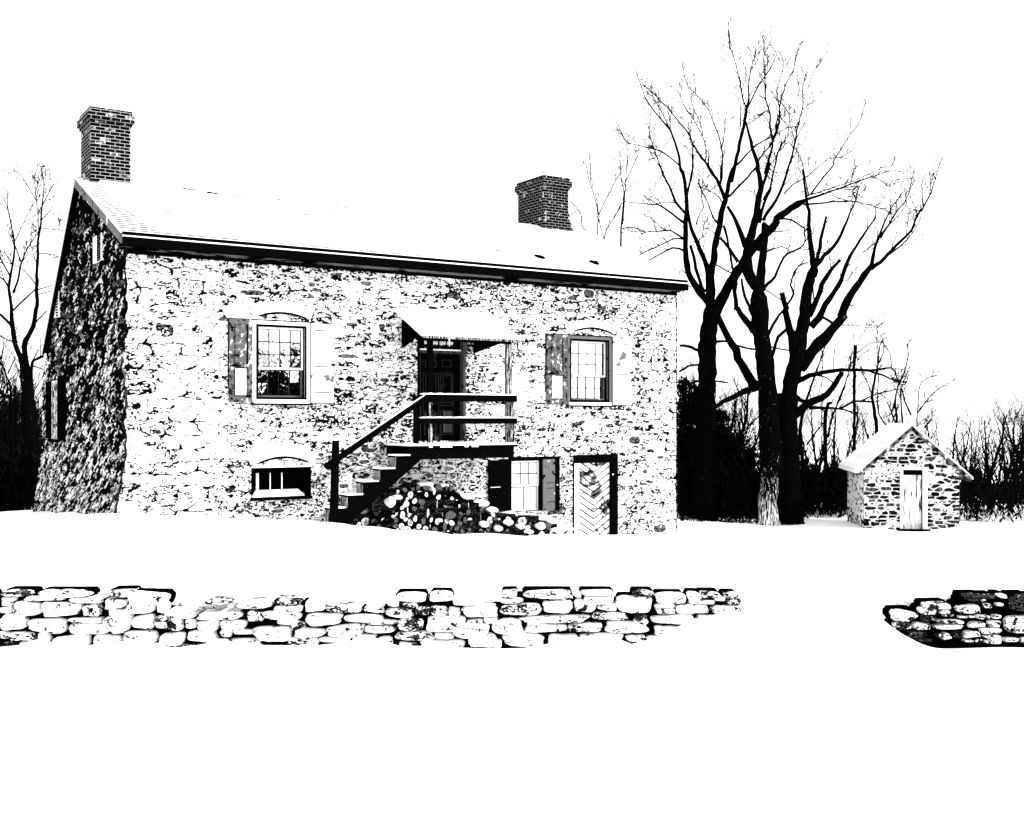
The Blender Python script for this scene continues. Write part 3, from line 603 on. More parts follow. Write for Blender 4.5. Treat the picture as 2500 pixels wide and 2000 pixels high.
while True:
    zc = ZD0+k*sp                                   # lowest point of this V at centre line
    if zc > zt: break
    for sg in (-1, 1):
        def zz(t): return zc+kx*t
        pts = []
        lo = [(0, zc+.024), (w_, zc+.024+kx*w_)]; hi = [(w_, zc+sp+kx*w_-.006), (0, zc+sp-.006)]
        P = lo+hi
        # clip to door leaf
        def clip(P, zlim, up):
            out = []
            for i in range(len(P)):
                A, B = P[i], P[(i+1) % len(P)]; ia = (A[1] <= zlim) if up else (A[1] >= zlim); ib = (B[1] <= zlim) if up else (B[1] >= zlim)
                if ia: out.append(A)
                if ia != ib:
                    t = (zlim-A[1])/(B[1]-A[1]); out.append((A[0]+t*(B[0]-A[0]), zlim))
            return out
        P = clip(P, zt, True); P = clip(P, ZD0, False) if P else P
        if len(P) > 2:
            Q = [((a0+a1)/2+sg*(p[0]*.993+.002), p[1]) for p in P]
            f.prism(Q, .02+.003*rnd.random(), .05, 'y')
    for sg in (-1, 1):
        P = clip(clip([(0, zc-.003), (w_, zc-.003+kx*w_), (w_, zc+.024+kx*w_), (0, zc+.024)], zt, True), ZD0, False) if zc < zt else []
        if len(P) > 2: fj.prism([((a0+a1)/2+sg*p[0], p[1]) for p in P], .008+.001*(sg > 0), .0195, 'y')
    k += 1
f.build('chevron_boards', chev, d); fj.build('board_joint', dark, d); MB().box(a0, a1, .045, .06, ZD0, zt).build('door_backing', dark, d)
f = MB(); f.box(a0+.0, a0+.03, .005, .019, F(1420, 1240)[1], F(1420, 1240)[1]+.05); f.box(a0, a0+.3, .004, .019, F(1420, 1205)[1], F(1420, 1205)[1]+.02); f.build('strap_hinge', dark, d)
f = MB(); f.tube([(a1+.04, -.085, F(1495, 1158)[1]), (a1+.04, -.076, F(1495, 1158)[1])], [.02, .02], 8); f.build('knob', white, d)
# porch door
s0, s1, z0, z1 = OD
d = recess(OD, .26, dark).build('porch_door', dark, house)
jb = noisy('worn_jamb_paint', 4, [(0, .01), (.42, .05), (.62, .06), (.68, .5)], stretch=(1, 1, .5), detail=4)
def c8(x, y): return (940+x/4.539, 720+y/4.539)
lx = [F(*c8(x, 800), -.15)[0] for x in (385, 825, 862)]
zl = F(*c8(600, 655), -.15)[1]
f = MB(); f.box(lx[0], lx[1], .13, .17, z0, zl); leaf = f.build('door_leaf', doorm, d)
f = MB(); f.box(lx[1]+.01, lx[2], -.02, .14, z0, z1); f.build('jamb', jb, d)
f = MB(); f.box(lx[1]+.002, lx[1]+.008, .08, .135, z0, zl); f.box(lx[0]-.02, lx[0]-.012, .08, .128, z0, zl); f.box(lx[0]-.02, lx[1], .118, .128, zl+.003, zl+.012); f.build('door_bead', line, d)
f = MB(); f.box(lx[0]-.05, lx[1]-.0, .06, .15, zl+.02, F(*c8(600, 622), -.15)[1]); f.build('transom_bar', jb, d)
zt0 = F(*c8(600, 606), -.15)[1]; zt1 = F(*c8(600, 497), -.15)[1]; tx0, tx1 = F(*c8(425, 550), -.15)[0], F(*c8(768, 550), -.15)[0]
f = MB(); f.box(lx[0]-.04, lx[1]-.02, .04, .10, zt0-.028, zt0); f.build('transom_snow', snow, d)
f = MB(); g = sash(f, tx0, tx1, zt0+.0, zt1, 4, 1, .14, .012, .022); f.build('transom_sash', black, d); panes(g, d)
def pan(x0, y0, x1, y1, t=.007):
    a, b = F(*c8(x0, (y0+y1)/2), -.15)[0], F(*c8(x1, (y0+y1)/2), -.15)[0]; c, e = F(*c8((x0+x1)/2, y1), -.15)[1], F(*c8((x0+x1)/2, y0), -.15)[1]
    f = MB(); f.box(a, b, .122, .129, e-t, e); f.box(a, b, .122, .129, c, c+t); f.box(a, a+t, .122, .129, c, e); f.box(b-t, b, .122, .129, c, e); return f
for r in ((440, 722, 560, 800), (630, 722, 728, 800), (415, 868, 590, 1330), (610, 868, 745, 1230), (444, 888, 560, 1200), (636, 888, 728, 1200), (612, 1282, 745, 1550), (430, 1300, 560, 1550), (640, 1410, 735, 1525)):
    pan(*r).build('panel_moulding', line, leaf)
f = MB(); a = F(*c8(640, 1400), -.15); b = F(*c8(732, 1525), -.15); f.box(a[0], b[0], .118, .129, b[1], F(*c8(640, 1290), -.15)[1]); f.build('panel', noisy('grey_panel_paint', 3, [(0, .045), (.62, .05)]), leaf)
# ---------------------------------------------------------------- porch
PD = 1.15                                           # deck projection
def F5(x, y, off=PD): return F(780+x/2.974, 720+y/2.974, off)
porch = MB()
zd = F5(1000, 1093)[1]; dl, dr = F5(640, 1090)[0], F5(1412, 1090)[0]
zb = F5(1000, 1190)[1]
porch.box(dl-.02, dr+.06, -PD-.03, -.03, zd-.05, zd)
deck = porch.build('porch', black, house)
m = MB(); m.box(dl+.04, dr, -PD, -PD+.06, zb, zd-.052); m.box(dl+.04, dl+.1, -PD+.06, -.04, zb+.05, zd-.052); m.box(dr-.06, dr, -PD+.06, -.04, zb+.05, zd-.052); each(m, 'deck_beam', black, deck)
ns = 60; xsn = np.linspace(dl-.02, dr+.05, ns); vsn = np.linspace(-PD-.05, -.04, 12)
def snowpad(name, xa, xb, ya, yb, z, h, par, nx=40, ny=6, seed=1):
    S, V = np.meshgrid(np.linspace(xa, xb, nx), np.linspace(ya, yb, ny))
    n = fbm(S*4, V*4, seed, 3); e = np.minimum(np.minimum(S-xa, xb-S), np.minimum(V-ya, yb-V)); hh = h*(.55+.9*n)*np.clip(e/.04+.0, 0, 1)**.5
    Z = z+hh; P = np.stack([S, V, Z], -1)
    gridmesh(name, P, np.ones((ny-1, nx-1), bool), None, snow, par)
    m = MB(); 
def snowslab(name, xa, xb, ya, yb, z, h, par, seed=1, n=30):
    m = MB(); r = random.Random(seed); top = [(xa+(xb-xa)*i/n, z+h*(.7+.5*r.random())) for i in range(n+1)]
    top[0] = (xa, z+h*.3); top[-1] = (xb, z+h*.3)
    m.prism([(xb, z+.001), (xa, z+.001)]+top, ya, yb, 'y'); return m.build(name, snow, par)
snowslab('deck_snow', dl-.02, dr+.05, -PD-.035, -.1, zd, .055, deck, 4)
# ragged snow lip
m = MB()
for i in range(16):
    x = rnd.uniform(dl+.5, dl+1.7); m.box(x, x+rnd.uniform(.03, .1), -PD-.036, -PD-.031, zd-.04, zd-.012)
m.build('snow_lip', snow, deck)
def rail(x0, x1, y0, y1, name='rail', snowh=.02):
    a, b = F5(x0, (y0+y1)/2), F5(x1, (y0+y1)/2); zt_ = F5((x0+x1)/2, y0)[1]; z_ = F5((x0+x1)/2, y1)[1]
    m = MB(); m.box(a[0], b[0], -PD-.035, -PD+.035, z_, zt_); r = m.build(name, black, deck)
    snowslab('rail_snow', a[0]-.01, b[0]+.01, -PD-.042, -PD+.04, zt_, snowh, r, 9); return r
rail(735, 1430, 727, 775, snowh=.032); rail(728, 1430, 895, 937, snowh=.03)
def post(x0, x1, y0, y1, off, mat, name='post', dep=.09):
    a, b = F5(x0, (y0+y1)/2, off)[0], F5(x1, (y0+y1)/2, off)[0]; m = MB(); m.box(a, b, -off, -off+dep, F5(x0, y1, off)[1], F5(x0, y0, off)[1]); return m.build(name, mat, deck)
post(693, 722, 730, 1100, PD+.005, black, 'newel'); post(1388, 1417, 735, 1085, PD-.04, postm, 'newel', .08)
post(792, 826, 290, 1080, PD-.12, black, 'post'); post(1360, 1397, 335, 1085, PD-.12, postm, 'post')
m = MB(); m.box(F5(797, 900, PD-.03)[0], F5(823, 900, PD-.03)[0], -PD+.04, -PD+.06, F5(800, 1080, PD-.03)[1], F5(800, 780, PD-.03)[1]); m.build('baluster', postm, deck)
# cross rail back to the wall on the right
m = MB(); zr = F5(1400, 727)[1]; m.box(dr-.03, dr+.03, -PD+.036, -.05, zr-.12, zr-.02); m.box(dr-.03, dr+.03, -PD+.036, -.05, zr-.62, zr-.53); each(m, 'side_rail', postm, deck)
# stairs
SW = .34
treads = [(550, 655, 1170), (435, 545, 1266), (312, 425, 1360), (197, 312, 1457), (85, 187, 1553)]
stair = None; pts = []
front = PD+.01
for i, (x0, x1, y) in enumerate(treads):
    a, z_ = F5(x0, y, front); b, _ = F5(x1, y, front)
    pts.append((a, b, z_))
prof = [(F5(735, 1190, front)[0], zb)]
top = []
for i, (a, b, z_) in enumerate(pts):
    nb = pts[i-1][0]+.03 if i else F5(690, 1170, front)[0]
    top += [(nb, z_), (a+.03, z_)]
zg = F5(65, 1665, front); 
poly = [(F5(735, 1190, front)[0], F5(735, 1190, front)[1]), (F5(735, 1095, front)[0], zd-.06)]+[(dl+.04, zd-.06), (dl+.04, pts[0][2])]+top[1:]+[(pts[-1][0]+.03, F5(80, 1700, front)[1]), (F5(150, 1700, front)[0], F5(150, 1700, front)[1]-.06), (F5(735, 1200, front)[0], F5(735, 1200, front)[1])]
def tri_prism(poly, y0, y1):
    m = MB()
    from mathutils.geometry import tessellate_polygon
    t = tessellate_polygon([[Vector((p[0], p[1], 0)) for p in poly]]); n = len(poly)
    m.add([(p[0], y0, p[1]) for p in poly]+[(p[0], y1, p[1]) for p in poly], [tuple(x) for x in t]+[tuple(i+n for i in x) for x in t]+[(i, (i+1) % n, n+(i+1) % n, n+i) for i in range(n)]); return m
stair = tri_prism(poly, -PD-.01, -PD+.05).build('staircase', black, house)
tri_prism([(a, b) for a, b in poly], -PD+SW-.06, -PD+SW).build('stringer', black, stair)
for i, (a, b, z_) in enumerate(pts):
    m = MB(); m.box(a, pts[i-1][0]+.05 if i else dl+.06, -PD-.03, -PD+SW, z_-.035, z_+.0); t = m.build('tread', black, stair)
    m = MB(); m.box(a-.005, b+.0, -PD-.04, -PD+SW, z_+.002, z_+.03); m.build('tread_snow', snow, stair)
    zn = pts[i+1][2] if i < 4 else tz(*world(a, -PD)[:2])-.1
    m = MB(); m.box(a+.01, a+.028, -PD+.0, -PD+SW-.02, zn, z_-.036); m.build('riser', postm, stair)
a = F5(52, 1232, front); b = F5(745, 730, front)
m = MB(); m.prism([(a[0], a[1]-.11), (b[0]+.05, b[1]-.14), (b[0]+.05, b[1]), (a[0]+.02, a[1]+.05)], -PD-.05, -PD+.02, 'y'); hr = m.build('handrail', black, stair)
m = MB(); m.prism([(a[0]+.5, a[1]+.05+(b[1]-a[1]-.05)*(.5/(b[0]-a[0]))+.001), (b[0]+.05, b[1]+.001), (b[0]+.05, b[1]+.02), (a[0]+.5, a[1]+.05+(b[1]-a[1]-.05)*(.5/(b[0]-a[0]))+.012)], -PD-.05, -PD+.02, 'y'); m.build('handrail_snow', snow, hr)
m = MB(); a0_ = F5(90, 1058, front); a1_ = F5(130, 1058, front); b0 = F5(66, 1665, front); b1 = F5(122, 1665, front)
m.prism([(b0[0], b0[1]-.1), (b1[0], b1[1]-.1), (a1_[0], a1_[1]), (a0_[0], a0_[1])], -PD-.11, -PD-.02, 'y'); m.build('newel', black, stair)
m = MB(); p = F5(60, 1230, front); m.tube([(p[0], -PD-.07, p[1]-.03), (p[0], -PD+.03, p[1]-.03)], [.075, .075], 10); m.build('handrail_end', black, hr)
# porch roof
PR = 1.35
bl = F(960, 748, .02); fl = F(1030, 813, PR); fr = F(1284, 829, PR); br_ = F(1187, 772, .02)
sL = (bl[0]+fl[0])/2; sR = (fr[0]+br_[0])/2; zB = (bl[1]+br_[1])/2; zF = (fl[1]+fr[1])/2
print('porch roof', bl, fl, fr, br_)
m = MB(); m.prism([(-PR, zF-.05), (-.02, zB-.05), (-.02, zB), (-PR, zF)], sL, sR, 'x'); pr = m.build('porch_roof', white, house)
S, V = np.meshgrid(np.linspace(sL+.07, sR-.03, 70), np.linspace(-PR+.02, -.05, 30)); n = fbm(S*3, V*3, 71, 3)
gridmesh('roof_snow', np.stack([S, V, zF+(V+PR)*(zB-zF)/(PR-.02)+.07*np.clip(np.minimum(np.minimum(S-sL-.07, sR-S), V+PR)/.1, 0, 1)**.5*(n+.4)-.006], -1), np.ones((29, 69), bool), None, snow, pr)
m = MB(); m.box(sL+.02, sR-.0, -PR-.03, -PR-.005, zF-.085, zF-.035); m.build('gutter_edge', postm, pr)
m = MB(); m.box(sL+.05, sL+.62, -PR-.01, -PR+.03, zF-.13, zF-.05); m.build('front_beam', black, pr)
m = MB(); m.box(sL+.03, sR-.12, -PD+.02, -PD+.12, zF-.12, zF-.02); m.build('plate_beam', black, pr)
m = MB(); m.tube([(sL+.66, -PR-.035, zF-.03), (sL+.665, -PR-.035, zF-.12), (sL+.67, -PR-.03, zF-.25)], [.022, .014, .003], 6); m.build('icicle', snow, pr)
def bracket(xw, yt, yb_, xt, yt2):
    sw, z1_ = F(xw, yt); _, z0_ = F(xw, yb_)
    # find projection of tip
    best = min((abs(F(xt, yt2, o)[0]-sw), o) for o in [i*.05 for i in range(1, 28)])[1]
    m = MB(); zt_ = F(xt, yt2, best)[1]; m.prism([(-.02, z1_), (-.02, z0_), (-best, zt_)], sw-.03, sw+.03, 'x'); m.build('bracket', dark, pr)
bracket(982, 781, 849, 1031, 813); bracket(1157, 829, 862, 1239, 835)
# gable windows
gpane = noisy('mottled_gable_glass', 7, [(0, .004), (.44, .10), (.48, .8), (.58, .01), (.62, .8)], detail=4)
def gwin(x0, x1, yt, yb_, kind):
    a, z1_ = G(x1, yt); b, z0_ = G(x0, yb_); zc0, zc1 = G(x1, yb_)[1], G(x0, yt)[1]
    z1_ = (z1_+zc1)/2; z0_ = (z0_+zc0)/2
    m = MB(); m.box(-.07-float(flare((z0_+z1_)/2)), -.0, a, b, z0_, z1_)
    w = m.build('gable_window', gpane if kind != 'louver' else white, house); xf = -.07-float(flare((z0_+z1_)/2))
    if kind == 'louver':
        m = MB(); n = 11
        for i in range(n):
            zz = z0_+(z1_-z0_)*(i+.5)/n; m.prism([(a+(b-a)*.08, zz-.02), (a+(b-a)*.5, zz-.02), (a+(b-a)*.5, zz+.02), (a+(b-a)*.08, zz+.02)], xf-.012, xf-.001, 'x')
        m.build('louvre_gap', dark, w)
    else:
        m = MB(); m.box(xf-.03, xf+.02, a-.0-(b-a)*.95, a-.02, z0_-.03, z1_+.1); m.box(xf-.03, xf+.02, b+.02, b+(b-a)*.7, z0_, z1_); m.build('shutter', dark, w)
        m = MB()
        for i in range(4): m.box(xf-.008, xf-.001, a+(b-a)*(.14+.22*i), a+(b-a)*(.2+.22*i), z0_+.04, z1_-.04)
        m.build('mottled_pane', rakem, w)
        m = MB(); m.box(xf-.08, xf+.0, a-.1, b+.1, z0_-.07, z0_); m.build('sill', dark, w)
    return w
gwin(235, 256, 575, 640, 'louver'); gwin(139, 150, 700, 775, 'louver'); gwin(133, 150, 930, 1072, 'sash')
m = MB(); a = G(139, 1200); b = G(127, 1237); fx_ = -float(flare(a[1])); m.box(fx_-.05, fx_+.1, a[0], b[0], b[1], a[1]); m.build('gable_vent', greyp, house)
# ------------------------------------------------------------------ shed
SY = 34.5; sd = Vector((.16, .987, 0)).normalized(); sang = math.atan2(-.16, .987)
c0 = at(2109, 1292, SY)
def SF(x, y):                                      # point on shed front plane -> local (a, z)
    r = ray(x, y); n = sd; t = (Vector((c0.x, c0.y, 0)).dot(n))/(r[0]*n.x+n.y); X, Y = r[0]*t-c0.x, t-c0.y
    ax = Vector((.987, -.16)).normalized(); return (X*ax.x+Y*ax.y, CZ+r[2]*t)
shed = thing('stone_shed', 'small stone outbuilding with steep snowy gable roof and pale plank door', 'shed', (c0.x, c0.y, 0), sang)
sw = SF(2342, 1250)[0]; sap = SF(2233, 1040)[1]-.13; sez = sap-.905*sw/2; sdep = 3.7; sz0 = c0.z-.15
do = (SF(2197, 1200)[0], SF(2264, 1200)[0], sz0, SF(2230, 1147)[1])
def shedwall():
    st = .016; U, Z = np.meshgrid(np.arange(0, sw+.001, st), np.arange(sz0, sap+.02, st))
    e, r1, r2, r3, dv = stones(U, Z, .30, .120, 203, .27, .22, 6)
    n = fbm(U*22, Z*30, 210, 3); n2 = fbm(U*2, Z*2, 211, 3)
    col = np.full(U.shape, .8); ins = e > .12+.16*(fbm(U*8, Z*8, 212)-.5)
    dr_ = np.where(r1 > .50, np.where(n > .3, .0015, .09), np.where(r1 > .24, np.where(n > .52, .003, .085), np.where(n > .56, .006, .8)))
    upz = Z > sez; skip = (r2 > .80)
    col = np.where(ins & ~(skip & (n < .55)), dr_, col)
    cu, cz = (U[:-1, :-1]+U[1:, 1:])/2, (Z[:-1, :-1]+Z[1:, 1:])/2
    topl = sez+(sap-sez)*(1-np.abs(cu-sw/2)/(sw/2)); keep = (cz < topl) & ~((cu > do[0]) & (cu < do[1]) & (cz < do[3]))
    gridmesh('front_wall', np.stack([U, -.02*np.clip(e/.25, 0, 1), Z], -1), keep, col, rubble, shed)
    V, Z = np.meshgrid(np.arange(0, sdep, .03), np.arange(sz0, sez+.02, .03))
    n = fbm(V*5, Z*14, 220, 4); e, r1, r2, r3, dv = stones(V, Z, .3, .12, 221)
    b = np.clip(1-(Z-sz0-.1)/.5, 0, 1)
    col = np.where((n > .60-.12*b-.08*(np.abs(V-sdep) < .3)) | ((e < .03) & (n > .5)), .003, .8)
    for x, sg in ((0, -1), (sw, 1)):
        P = np.stack([x+sg*.015*np.clip(e/.3, 0, 1), V, Z], -1)
        gridmesh('side_wall', P, np.ones((V.shape[0]-1, V.shape[1]-1), bool), col, rubble, shed)
    m = MB(); m.prism([(0, sz0), (sw, sz0), (sw, sez), (sw/2, sap), (0, sez)], sdep-.1, sdep, 'y'); m.build('rear_wall', white, shed)
shedwall()
f = MB(); f.box(do[0], do[0]+.09, -.04, .12, sz0, do[3]); f.box(do[1]-.14, do[1], -.04, .14, sz0, do[3]); f.box(do[0]-.03, do[1]+.03, -.05, .12, do[3], do[3]+.08); fd = f.build('door_frame', white, shed)
f = MB()
for i in range(3):
    w_ = (do[1]-do[0]-.23)/3; f.box(do[0]+.09+w_*i+.004, do[0]+.09+w_*(i+1)-.004, .04, .08, sz0, do[3])
pl = noisy('weathered_white_planks', 5, [(0, K), (.41, .06), (.44, .8), (1, .8)], stretch=(5, 1, .45), detail=6)
door = f.build('door', pl, shed); MB().box(do[0], do[1], .085, .12, sz0, do[3]).build('door_gap', dark, door)
f = MB(); f.box(do[1]-.165, do[1]-.141, -.0, .06, sz0, do[3]-.161); f.box(do[0]+.09, do[1]-.14, -.0, .04, do[3]-.16, do[3]-.001); f.build('door_header', black, door)
f = MB(); f.box(do[0]-.1, do[1]+.02, -.35, -.02, c0.z-.03, c0.z+.03); f.build('threshold', black, shed)
ov = .16; sl = (sap-sez)/(sw/2); zr_ = sap+.13
f = MB(); e = .14
for sg, e in ((-1, .14), (1, .32)):
    X = [sw/2, sw/2+sg*(sw/2+e), sw/2+sg*(sw/2+e), sw/2]; Zs = [zr_, zr_-sl*(sw/2+e), zr_-sl*(sw/2+e)-.13, zr_-.13]
    f.prism(list(zip(X, Zs)), -ov, sdep+.2, 'y')
sr = f.build('roof', noisy('shed_rake_board', 5, [(0, K), (.44, .02), (.48, .10), (.60, .7), (.66, .01)], stretch=(1, 1, 1), detail=5), shed)
# snow on the shed roof, thicker at the left eave
f = MB(); n = 14
pl_ = []
for i in range(n+1):
    e = .14; t = i/n; x = -e-.10+(sw/2+e+.10)*t; base = zr_-sl*(sw/2-x); pl_.append((x, base+.10+.05*math.sin(i*1.7)*.4+.07*(1-t)))
e = .32
for i in range(1, n+1):
    t = i/n; x = sw/2+(sw/2+e+.05)*t; pl_.append((x, zr_-sl*(x-sw/2)+.09-.04*t))
low = [(sw+e+.05, zr_-sl*(sw/2+e+.05)-.02), (sw/2, zr_+.003), (-.16, zr_-sl*(sw/2+.16)-.03), (-.28, zr_-sl*(sw/2+.26)+.05)]
tri_prism(pl_+low, -ov+.02, sdep+.25).build('roof_snow', snow, sr)
# ------------------------------------------------------------------ dry stone walls
YW = 16.2
A_ = [(1650,500,1760,520),(1560,575,1700,598),(0,138,215,172,2),(0,182,110,208),(0,215,80,250),(0,256,85,298),(270,138,660,184,1),(170,178,480,204),(520,192,765,222),(105,217,300,320),(310,217,605,325),(620,236,755,322,1),(790,192,945,265,1),(800,132,980,180,1),(815,268,985,322),(960,150,1252,246),(945,228,1160,300),(1180,225,1245,298),(1230,288,1465,342),(1380,252,1470,290),(0,308,190,425),(205,342,495,448),(500,337,770,376),(512,380,815,458),(775,312,985,430),(990,312,1150,420),(1155,312,1370,428,1),(1390,352,1465,418),(1475,352,1640,438),(1655,357,1845,415),(1480,297,1820,345),(1765,212,2035,268,1),(1860,288,1980,362,2),(0,438,80,494,1),(68,448,262,505,1),(275,448,365,525),(378,462,672,578),(700,465,908,578),(925,437,1180,520),(835,427,925,453),(140,512,240,545),(242,525,370,572),(0,520,100,580,2),(1195,452,1378,540),(1392,437,1635,518),(922,520,988,548),(992,522,1290,588),(1647,422,1740,484),(1750,427,1900,458),(1545,495,1975,600),(1300,545,1540,590,1),(1530,208,1735,234,2),(1000,545,1040,575),(1240,360,1360,400,1)]
B_ = [(540,590,900,600),(1050,575,1200,592,1),(300,572,520,594,1),(200,198,410,238,2),(215,248,298,288),(302,248,420,288),(120,292,420,350),(232,342,390,383),(342,368,440,428,1),(52,402,340,512),(300,482,545,573,1),(440,218,590,292),(450,302,725,393),(600,207,700,240),(600,248,875,294,1),(885,257,1035,296),(730,312,1040,372),(362,417,600,478),(600,388,890,488),(890,352,1155,388),(895,398,1130,448,1),(1147,337,1338,433,2),(547,488,790,520),(562,532,910,586),(800,462,990,525),(925,480,1105,573),(1112,442,1420,512,1),(1422,452,1560,492),(1147,525,1285,572,1),(1066,208,1148,250,1),(1152,223,1290,262,2),(1125,157,1350,214),(1382,146,1548,212),(1552,200,1750,238),(1050,264,1265,332,1),(1270,253,1380,310,2),(1387,253,1518,320,1),(1527,262,1608,322),(1362,324,1655,438),(1622,253,1908,324),(1662,352,1778,400),(1792,338,1895,383),(1560,372,1830,485),(1668,452,1898,560),(1310,505,1655,562)]
C_ = [(82,138,190,178,1),(240,138,610,198,1),(70,192,235,223),(65,232,383,320,1),(382,207,610,298),(678,138,918,166),(692,178,912,232),(620,207,790,288,1),(800,235,945,285),(942,177,1208,298),(1067,138,1225,178,2),(1237,157,1463,228),(1227,232,1380,262),(1237,267,1380,298),(1392,237,1540,310),(1502,240,1632,298),(1482,152,1578,202),(1577,148,1720,184,2),(1487,207,1680,232),(1682,185,1758,208),(1752,153,1855,184,2),(1772,192,1880,238,2),(1652,247,1880,308,1),(210,322,748,368),(757,297,1025,350,1),(1080,318,1168,345,2),(1075,348,1180,385,1),(1202,312,1543,388),(5,342,235,468),(250,377,570,448),(580,378,833,438,1),(850,367,1190,453),(1232,402,1423,473),(1432,393,1545,440,1),(185,437,258,453),(82,452,408,558),(430,462,650,560),(665,452,1005,528),(1010,470,1150,510,1),(1160,480,1400,560),(1555,318,1690,360),(-40,505,75,560)]
D_ = [(440,492,765,645,1),(850,392,1200,478,2),(800,462,1030,560,1),(1100,540,1260,578),(1290,412,1590,540),(1310,560,1440,600),(1540,547,1710,610),(1745,547,1870,605,1),(1370,282,1640,333,3),(1410,327,1600,378,3),(1640,292,1810,345,3),(1840,278,1955,340,1),(1980,287,2300,520,3),(1912,552,2320,800),(1010,612,1365,660),(980,667,1360,740,1),(1440,642,1680,730),(1690,622,1865,720),(1585,722,1890,805),(465,657,700,755,2),(705,652,960,755),(1000,782,1190,870,2),(1075,812,1230,890),(1370,762,1600,855),(640,762,900,870,3),(1640,817,1720,860),(1705,812,1880,920),(1890,852,2105,915),(1370,872,1500,915,1),(1520,872,1640,915,2),(1640,400,1760,470,2),(1800,390,1890,440),(1450,560,1530,600),(1600,340,1660,380),(820,560,1000,640,3),(1030,480,1200,540,2),(2120,850,2300,930),(720,860,960,900,3),(1640,880,1860,930,1),(1250,760,1360,860,3)]
def mkstone(P, cxx, cyy, cz_, wx, wz, dep, tone, seed, verts, faces, cols):
    r = random.Random(seed); nu = 32
    # squarish boulder outline with chipped, slightly lopsided edges
    pw = r.uniform(3.0, 6.5); p2, p3, p5 = r.uniform(0, 6.28), r.uniform(0, 6.28), r.uniform(0, 6.28); lop = r.uniform(-.32, .32); out = []
    for k in range(nu):
        w_ = 2*math.pi*k/nu; c_, s_ = math.cos(w_), math.sin(w_); q = (abs(c_)**pw+abs(s_)**pw)**(-1/pw)*(1+.05*math.sin(2*w_+p2)+.05*math.sin(3*w_+p3)+.025*math.sin(5*w_+p5))
        out.append((c_*q, s_*q*(1+lop*c_)))
    out = np.array(out); out *= (1+.018*np.array([r.gauss(0, 1) for _ in range(nu)]))[:, None]; out[:, 0] /= np.abs(out[:, 0]).max(); out[:, 1] /= np.abs(out[:, 1]).max()
    rs = [(0.02, -1.0), (.35, -1.0), (.70, -.97), (.92, -.90), (1.0, -.66), (1.0, .6), (.85, .95), (.02, 1.0)]; nv = len(rs)
    tilt = r.uniform(-.05, .05); ry1, ry2 = r.uniform(-.10, .10), r.uniform(-.12, .12)
    X = np.array([out[:, 0]*a_ for a_, _ in rs]); Zz = np.array([out[:, 1]*a_ for a_, _ in rs]); Yy = np.array([[b_]*nu for _, b_ in rs])+ry1*X+ry2*Zz
    x = cxx+wx*X*np.cos(tilt)-wz*Zz*np.sin(tilt); z = cz_+wx*X*np.sin(tilt)*.5+wz*Zz; y = cyy+dep*Yy+.018*(fbm(x*7+seed, z*11, 302, 3)-.5)
    Pn = np.stack([x, y, z], -1).reshape(-1, 3)
    c = np.full(x.shape, (0, .065, .115, .24)[tone])
    base = len(verts); verts.extend(Pn.tolist()); cols.extend(c.reshape(-1).tolist())
    for j in range(nv-1):
        for i in range(nu): faces.append((base+j*nu+i, base+j*nu+(i+1) % nu, base+(j+1)*nu+(i+1) % nu, base+(j+1)*nu+i))
